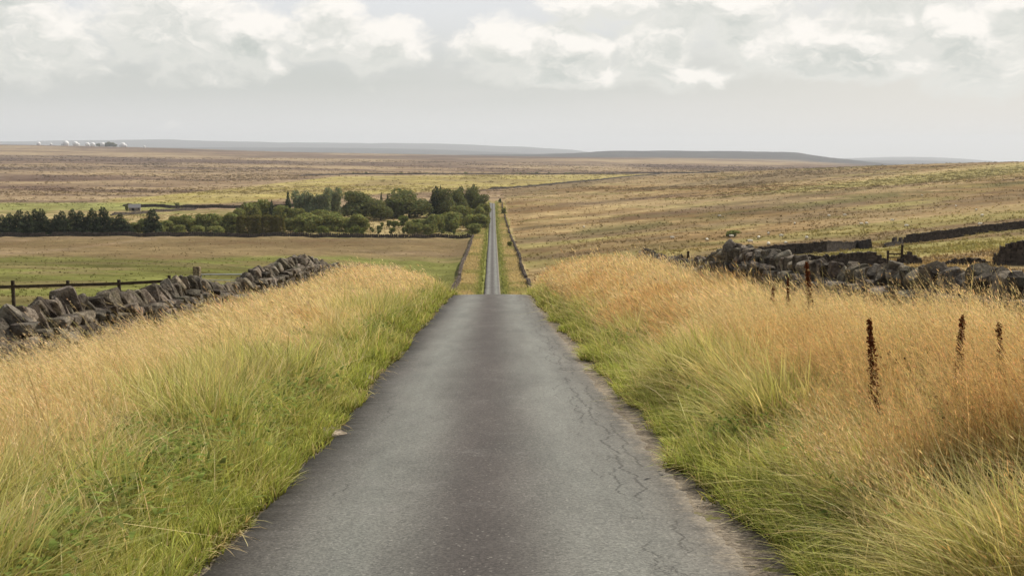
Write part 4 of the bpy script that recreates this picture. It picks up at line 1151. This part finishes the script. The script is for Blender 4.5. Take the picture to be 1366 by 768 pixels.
    V = blades(np.stack([x, y, z], 1), h, w, rng.uniform(0, 3.14, n), np.stack([lx, ly], 1), rng.uniform(1.5, 2.6, n), vary((.13, .13, .04), n), c1, c2, 4)
    acc.add(*V[:4]); tip = V[4]
    top = tip[:, 6]; sh = (tip[:, 4] + tip[:, 5]) / 2
    # panicles: upper part of the stalk hung with small spikelets
    def spike(T, lo, hi, L, wd, spread):
        m = len(T); u = rng.uniform(lo, hi, m)[:, None]
        P = sh[T] * (1 - u) + top[T] * u
        a = rng.uniform(0, 6.283, m); d = (top[T] - sh[T]); d /= np.linalg.norm(d, axis=1, keepdims=True) + 1e-9
        P = P + np.stack([np.cos(a), np.sin(a), np.zeros(m)], 1) * (rng.random(m) * spread)[:, None]
        dd = d + np.stack([np.cos(a) * .35 - .12, np.sin(a) * .35, rng.uniform(-.35, .1, m)], 1); dd /= np.linalg.norm(dd, axis=1, keepdims=True) + 1e-9
        s = np.cross(dd, rng.normal(size=(m, 3))); s /= np.linalg.norm(s, axis=1, keepdims=True) + 1e-9
        L = L[:, None]; wd = wd[:, None]
        V = np.stack([P, P + dd * L * .45 + s * wd, P + dd * L, P + dd * L * .45 - s * wd], 1).reshape(-1, 3)
        col = np.where((hue[T] > .5)[:, None], vary((.62, .41, .20), m, .32), vary((.74, .57, .33), m, .32))
        seeds.add(V, np.arange(m * 4), np.full(m, 4), np.repeat(col, 4, 0))
    nr = np.where((y < 15) & (h > .42) & (rng.random(n) < .62))[0]; T = np.repeat(nr, 9); m = len(T)
    spike(T, .15, 1.02, rng.uniform(.018, .044, m), rng.uniform(.0012, .0028, m), .016)
    fr = np.where((y >= 15) & (h > .36) & (rng.random(n) < .7))[0]; T = np.repeat(fr, 2); m = len(T)
    spike(T, .1, .8, rng.uniform(.07, .16, m), rng.uniform(.003, .006, m) * (y[T] / 18), .02)
    # long drooping leaves at their feet
    n = 90000; y = sampleY(n, 3.6, 60, 1.15); ax = 2.2 + (wallx + .1 - 2.2) * rng.random(n); tall = tallness(side, ax, y)
    k = (rng.random(n) < tall) & ~rushy(side * ax, y); y, ax = y[k], ax[k]; n = len(y); x = side * ax; h = rng.uniform(.25, .62, n); a = rng.uniform(0, 6.283, n); rch = h * rng.uniform(.3, 1.1, n)
    dr = np.clip(rng.normal(.55, .3, n), 0, 1)
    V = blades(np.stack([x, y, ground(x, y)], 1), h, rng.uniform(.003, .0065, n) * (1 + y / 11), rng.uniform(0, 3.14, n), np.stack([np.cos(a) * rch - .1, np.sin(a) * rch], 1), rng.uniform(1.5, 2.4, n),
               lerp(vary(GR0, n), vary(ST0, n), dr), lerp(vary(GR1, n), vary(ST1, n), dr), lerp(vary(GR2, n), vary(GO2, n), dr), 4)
    acc.add(*V[:4])
    o = acc.build('tall_dry_grass', M_GRASS); tag(o, kind='stuff')
    o = seeds.build('grass_seed_heads', M_SEED); tag(o, kind='stuff')
verge(-1)
verge(1)

# rough tufts over the fields and the valley verges, thinning with distance
def field_tufts():
    acc = Acc()
    n = 62000; Y = sampleY(n, 48, 900, 1.55); X = rng.uniform(-.60, .60, n) * Y
    k2 = 26000; Yv = sampleY(k2, 50, 660, 1.2); Xv = rng.choice([-1, 1], k2) * rng.uniform(2.5, 6.6, k2)
    Yw = sampleY(5000, 408, 560, 1.0); Xw = -rng.uniform(7, 200, 5000)
    Y = np.r_[Y, Yv, Yw]; X = np.r_[X, Xv, Xw]; cor = np.r_[np.zeros(n), np.ones(k2), np.full(5000, 2)]
    keep = (np.abs(X) > 1.9) & ~((cor == 0) & (np.abs(X) < 7.6)) & ~((X < 0) & (Y > 400) & (Y < 640) & (cor == 0))
    patch = fbm(X / 14 + 3, Y / 22, 3); green = (X < -7) & (Y < 400)
    keep &= (cor > 0) | (rng.random(len(X)) < np.where(green, .16, .25 + sstep(.42, .6, patch)))
    X, Y, cor, patch, green = (v[keep] for v in (X, Y, cor, patch, green)); m = len(X)
    Z = ground(X, Y); base = land_colour(X, Y, Z)
    sz = rng.uniform(.18, .42, m) * np.where(cor == 1, 1.5, 1) * np.clip((Y / 130) ** .45, .8, 1.8) * np.where(green, .6, 1)
    nb = 6; T = np.repeat(np.arange(m), nb); n = len(T); a = rng.uniform(0, 6.283, n)
    r_ = sz[T] * .8 * rng.random(n); x = X[T] + np.cos(a) * r_; y = Y[T] + np.sin(a) * r_
    h = sz[T] * rng.uniform(.6, 1.2, n); t = np.where(rng.random(m) < .05 + .5 * sstep(.48, .62, fbm(X / 30 + 8, Y / 45, 3)), (.86 + .12 * green), 1.05)[T][:, None] * rng.normal(1, .12, n)[:, None]
    c = base[T] * t * np.where(cor == 1, 1.5, 1)[T][:, None]
    V = blades(np.stack([x, y, Z[T] - .12], 1), h + .1, sz[T] * rng.uniform(.3, .7, n), rng.uniform(0, 3.14, n), np.stack([-h * .3 + np.cos(a) * h * .3, np.sin(a) * h * .4], 1), np.full(n, 1.6), c * .9, c, c * 1.15, 3)
    acc.add(*V[:4])
    m = 42000; Y = sampleY(m, 700, 3600, 1.3); X = rng.uniform(-.6, .6, m) * Y; Z = ground(X, Y)
    pn = fbm(X / 160 + 2, Y / 200, 4); kp = rng.random(m) < .12 + sstep(.45, .6, pn); X, Y, Z, pn = X[kp], Y[kp], Z[kp], pn[kp]; m = len(X)
    base = land_colour(X, Y, Z); nb = 3; T = np.repeat(np.arange(m), nb); n = len(T)
    sz = rng.uniform(.5, 1.1, m) * (Y / 1400) ** .6; h = sz[T] * rng.uniform(.5, 1.1, n)
    c = base[T] * np.where(rng.random(m) < .5, .84, 1.08)[T][:, None] * rng.normal(1, .1, n)[:, None]
    V = blades(np.stack([X[T] + rng.normal(0, 1.6, n) * sz[T], Y[T] + rng.normal(0, 1, n) * sz[T], Z[T] - .2], 1), h + .2, sz[T] * rng.uniform(1.5, 4.0, n), rng.normal(0, .3, n), np.zeros((n, 2)), np.full(n, 1.6), c, c, c, 3)
    acc.add(*V[:4])
    o = acc.build('field_grass_tufts', M_GRASS); tag(o, kind='stuff')
field_tufts()

# ---------------------------------------------------------------- single plants on the verges
def at_top(X, px, py):
    r = ray(px, py); Y = X / (r[0] / r[1]); return Y, r[2] / r[1] * Y
def dock(X, px, py, label, wd=1.0):
    Y, zt = at_top(X, px, py); g = ground1(X, Y); h = zt - g
    root = empty('dock_plant', (X, Y, g)); tag(root, label, 'dock plant', 'rusty dock seed spikes')
    lean = rng.uniform(-.13, .05) * h
    s = MB(); s.tube([(0, 0, 0), (lean * .5, 0, h * .5), (lean, 0, h)], [.008, .006, .003], 6, (.16, .06, .03)); s.build('stem', M_WEED, root)
    n = int(1500 * wd); t = rng.uniform(.20, 1.0, n); a = rng.uniform(0, 6.28, n)
    whorl = .55 + .45 * np.abs(np.sin(t * 34)); rad = rng.random(n) ** .5 * (.046 * (1.12 - t) / .7 + .008) * (.6 + .8 * rng.random(n)) * whorl * wd
    P = np.stack([lean * t + np.cos(a) * rad, np.sin(a) * rad, t * h + rng.normal(0, .008, n)], 1)
    N = rng.normal(size=(n, 3)); N /= np.linalg.norm(N, axis=1, keepdims=True)
    leaf_mesh(P, N, rng.uniform(.007, .014, n), vary((.13, .042, .019), n, .3), 'seed_spike', M_WEED, root)
    for k in range(5):
        a = rng.uniform(0, 6.28); m = MB(); L = rng.uniform(.10, .2); z = h * rng.uniform(.08, .35)
        m.add([(0, 0, z), (math.cos(a) * L * .5 - math.sin(a) * .02, math.sin(a) * L * .5 + math.cos(a) * .02, z + .05), (math.cos(a) * L, math.sin(a) * L, z - .02), (math.cos(a) * L * .5 + math.sin(a) * .02, math.sin(a) * L * .5 - math.cos(a) * .02, z + .04)], [(0, 1, 2, 3)], (.16, .10, .04))
        m.build('leaf', M_WEED, root)
dock(4.0, 1091, 350, 'tallest dark red dock spike standing against the right wall', 1.25)
dock(4.0, 1053, 372, 'thin rusty dock spike in front of the right wall, between two others', .8)
dock(3.9, 1029, 383, 'short dark red dock spike leftmost in front of the right wall', .95)
dock(2.7, 1184, 427, 'rust brown dock spike standing alone in the middle of the right hand grass', .95)
dock(3.0, 1277, 424, 'rust brown dock spike in the tall grass under the big tussock', .95)
dock(3.35, 1356, 432, 'rust brown dock spike at the very right of the grass', .8)
dock(3.9, 1330, 448, 'small pale brown dock spike second from the right', .6)

def thistle(X, px, py, h, label, k):
    Y, zt = at_top(X, px, py); g = ground1(X, Y); h = max(.42, zt - g + .06)
    root = empty('thistle_plant', (X, Y, g)); tag(root, label, 'thistle', 'thistles in the left verge')
    s = MB(); tops = []
    s.tube([(0, 0, 0), (.01, 0, h * .6), (0, .01, h)], [.007, .005, .003], 6, (.10, .13, .05)); tops.append((0, .01, h))
    for q in range(4):
        a = rng.uniform(0, 6.28); r_ = rng.uniform(.05, .11); z = h * rng.uniform(.82, .98)
        s.tube([(0, 0, h * .55), (math.cos(a) * r_ * .6, math.sin(a) * r_ * .6, z - .05), (math.cos(a) * r_, math.sin(a) * r_, z)], [.004, .003, .002], 5, (.10, .13, .05)); tops.append((math.cos(a) * r_, math.sin(a) * r_, z))
    s.build('stem', M_WEED, root)
    n = 260; t = rng.uniform(.2, .95, n); a = rng.uniform(0, 6.28, n); L = rng.uniform(.06, .16, n) * (1.2 - t * .6)
    V = blades(np.stack([np.cos(a) * .006, np.sin(a) * .006, t * h], 1), rng.uniform(.0, .05, n), L * .26, a + 1.57, np.stack([np.cos(a) * L, np.sin(a) * L], 1), np.ones(n), vary((.07, .095, .03), n), vary((.085, .115, .04), n), vary((.13, .16, .07), n), 4)
    mesh_obj('leaves', V[0], V[1], V[2], M_WEED, root, False, V[3])
    for (x, y, z) in tops:
        b = MB(); Vs, Fc = ICO[1]; b.add(Vs * np.array((.012, .012, .015)) + np.array((x, y, z)), Fc.tolist(), (.07, .055, .04))
        for q in range(9):
            an = rng.uniform(0, 6.28); b.tube([(x, y, z + .008), (x + math.cos(an) * .010, y + math.sin(an) * .010, z + .028)], [.0025, .001], 3, (.20, .10, .12) if k % 2 else (.45, .38, .28))
        b.build('flower_head', M_WEED, root)
th = [(-3.35, 337, 466, 'dark leafy thistle with a purple head in the upper left verge'), (-2.95, 163, 636, 'pale stemmed thistle at the lower left, nearest to the camera'), (-3.6, 68, 588, 'dark spreading thistle near the left edge of the grass'),
      (-3.1, 228, 548, 'leafy thistle in the middle of the left verge, left of a close pair'), (-3.0, 262, 560, 'left plant of a close pair of thistles in the left verge'), (-2.9, 285, 552, 'right plant of a close pair of thistles in the left verge'),
      (-2.75, 372, 486, 'small dark thistle near the yellow patch of the left verge'), (-3.1, 400, 455, 'farthest small thistle of the left verge'), (-3.35, 45, 660, 'faded brown headed thistle at the lower left edge')]
for k, (X, px, py, lb) in enumerate(th): thistle(X, px, py, .6, lb, k)

def rush(X, Y, n, h, label):
    g = ground1(X, Y); root = empty('rush_clump', (X, Y, g)); tag(root, label, 'rush clump', 'clumps of soft rush in the right verge')
    a = rng.uniform(0, 6.283, n); r_ = np.sqrt(rng.random(n)) * .19; hh = h * rng.uniform(.65, 1.05, n)
    ln = np.stack([np.cos(a) * r_ * 1.3 - hh * .07, np.sin(a) * r_ * 1.3], 1)
    V = blades(np.stack([np.cos(a) * r_, np.sin(a) * r_, np.zeros(n)], 1), hh, np.full(n, .0045), rng.uniform(0, 3.14, n), ln, np.full(n, 1.5), vary((.06, .09, .02), n), vary((.13, .19, .045), n), vary((.26, .23, .09), n), 4)
    mesh_obj('stems', V[0], V[1], V[2], M_GRASS, root, False, V[3])
    k = np.where(rng.random(n) < .30)[0]; tips = V[4][k]; m = len(k)
    P = (tips[:, 4] + tips[:, 5]) / 2 + np.array([-.006, 0, 0])
    Vs, Fc = ICO[1]; VV = (P[:, None] + Vs[None] * rng.uniform(.006, .013, (m, 1, 1)) * np.array((1, 1, 1.1))).reshape(-1, 3)
    FF = (Fc[None] + (np.arange(m) * len(Vs))[:, None, None]).reshape(-1, 3)
    so = mesh_obj('seed_clusters', VV, FF, np.full(len(FF), 3), M_WEED, root, False, np.repeat(vary((.055, .030, .016), m, .2), len(Vs), 0)); so['kind'] = 'stuff'
rush(2.72, 5.95, 620, .60, 'large dark green rush clump with brown seed dots at the bottom right corner')
rush(3.0, 6.6, 260, .86, 'rush clump right behind the big one at the right edge')
rush(3.2, 8.2, 170, .98, 'thin rush clump with scattered dark dots above the big corner clump')
rush(2.25, 12.2, 160, .62, 'short green rush clump with dark dots near the road edge on the right')
rush(2.75, 15.5, 150, .72, 'farthest rush clump of the right verge, behind the short one')
rush(2.6, 9.4, 140, .66, 'sparse rush clump in the middle of the right verge')

def tussock(X, px, py, n, label):
    Y, zt = at_top(X, px, py); g = ground1(X, Y); h0 = zt - g
    root = empty('grass_tussock', (X, Y, g)); tag(root, label, 'grass tussock')
    a = rng.uniform(0, 6.283, n); r_ = np.sqrt(rng.random(n)) * .16; hh = h0 * rng.uniform(.62, 1.05, n)
    V = blades(np.stack([np.cos(a) * r_, np.sin(a) * r_, np.zeros(n)], 1), hh, np.full(n, .0035), rng.uniform(0, 3.14, n), np.stack([np.cos(a) * r_ - hh * .18, np.sin(a) * r_], 1), np.full(n, 1.8), vary(GO0, n), vary(GO1, n), vary(ST2, n), 4)
    mesh_obj('stalks', V[0], V[1], V[2], M_GRASS, root, False, V[3]); tip = V[4]
    T = np.repeat(np.arange(n), 22); m = len(T); u = rng.uniform(-.3, 1.05, m)[:, None]; sh = (tip[:, 4] + tip[:, 5]) / 2; top = tip[:, 6]
    P = sh[T] * (1 - u) + top[T] * u + rng.normal(0, .012, (m, 3)); N = rng.normal(size=(m, 3)); N /= np.linalg.norm(N, axis=1, keepdims=True)
    leaf_mesh(P, N, rng.uniform(.004, .010, m), vary((.58, .42, .22), m, .2), 'seed_heads', M_SEED, root, .4)
tussock(4.1, 1291, 372, 190, 'tall pale tussock of feathery grass rising over the right wall')
tussock(4.0, 1262, 398, 70, 'smaller feathery tussock left of the tall one before the right wall')

def flat_stone(px, py, s, label, hgt=.05):
    r = ray(px, py); Ys = np.linspace(4, 40, 4000); X = r[0] / r[1] * Ys; zz = ground(X, Ys); k = np.argmin(np.abs(zz - r[2] / r[1] * Ys))
    o = stones(np.array([[0, 0, hgt * .2]]), np.array([[s, s * 1.5, hgt]]), np.array([[.05, .05, .6]]), 3, 'loose_stone', M_STONE, None, np.array([[2.3, 2.2, 2.1]]))
    o.location = (X[k], Ys[k], zz[k] + .02); tag(o, label, 'stone')
flat_stone(441, 578, .22, 'pale flat stone lying on the left edge of the road')
flat_stone(488, 505, .20, 'small pale stone at the grass edge farther up the left side of the road')
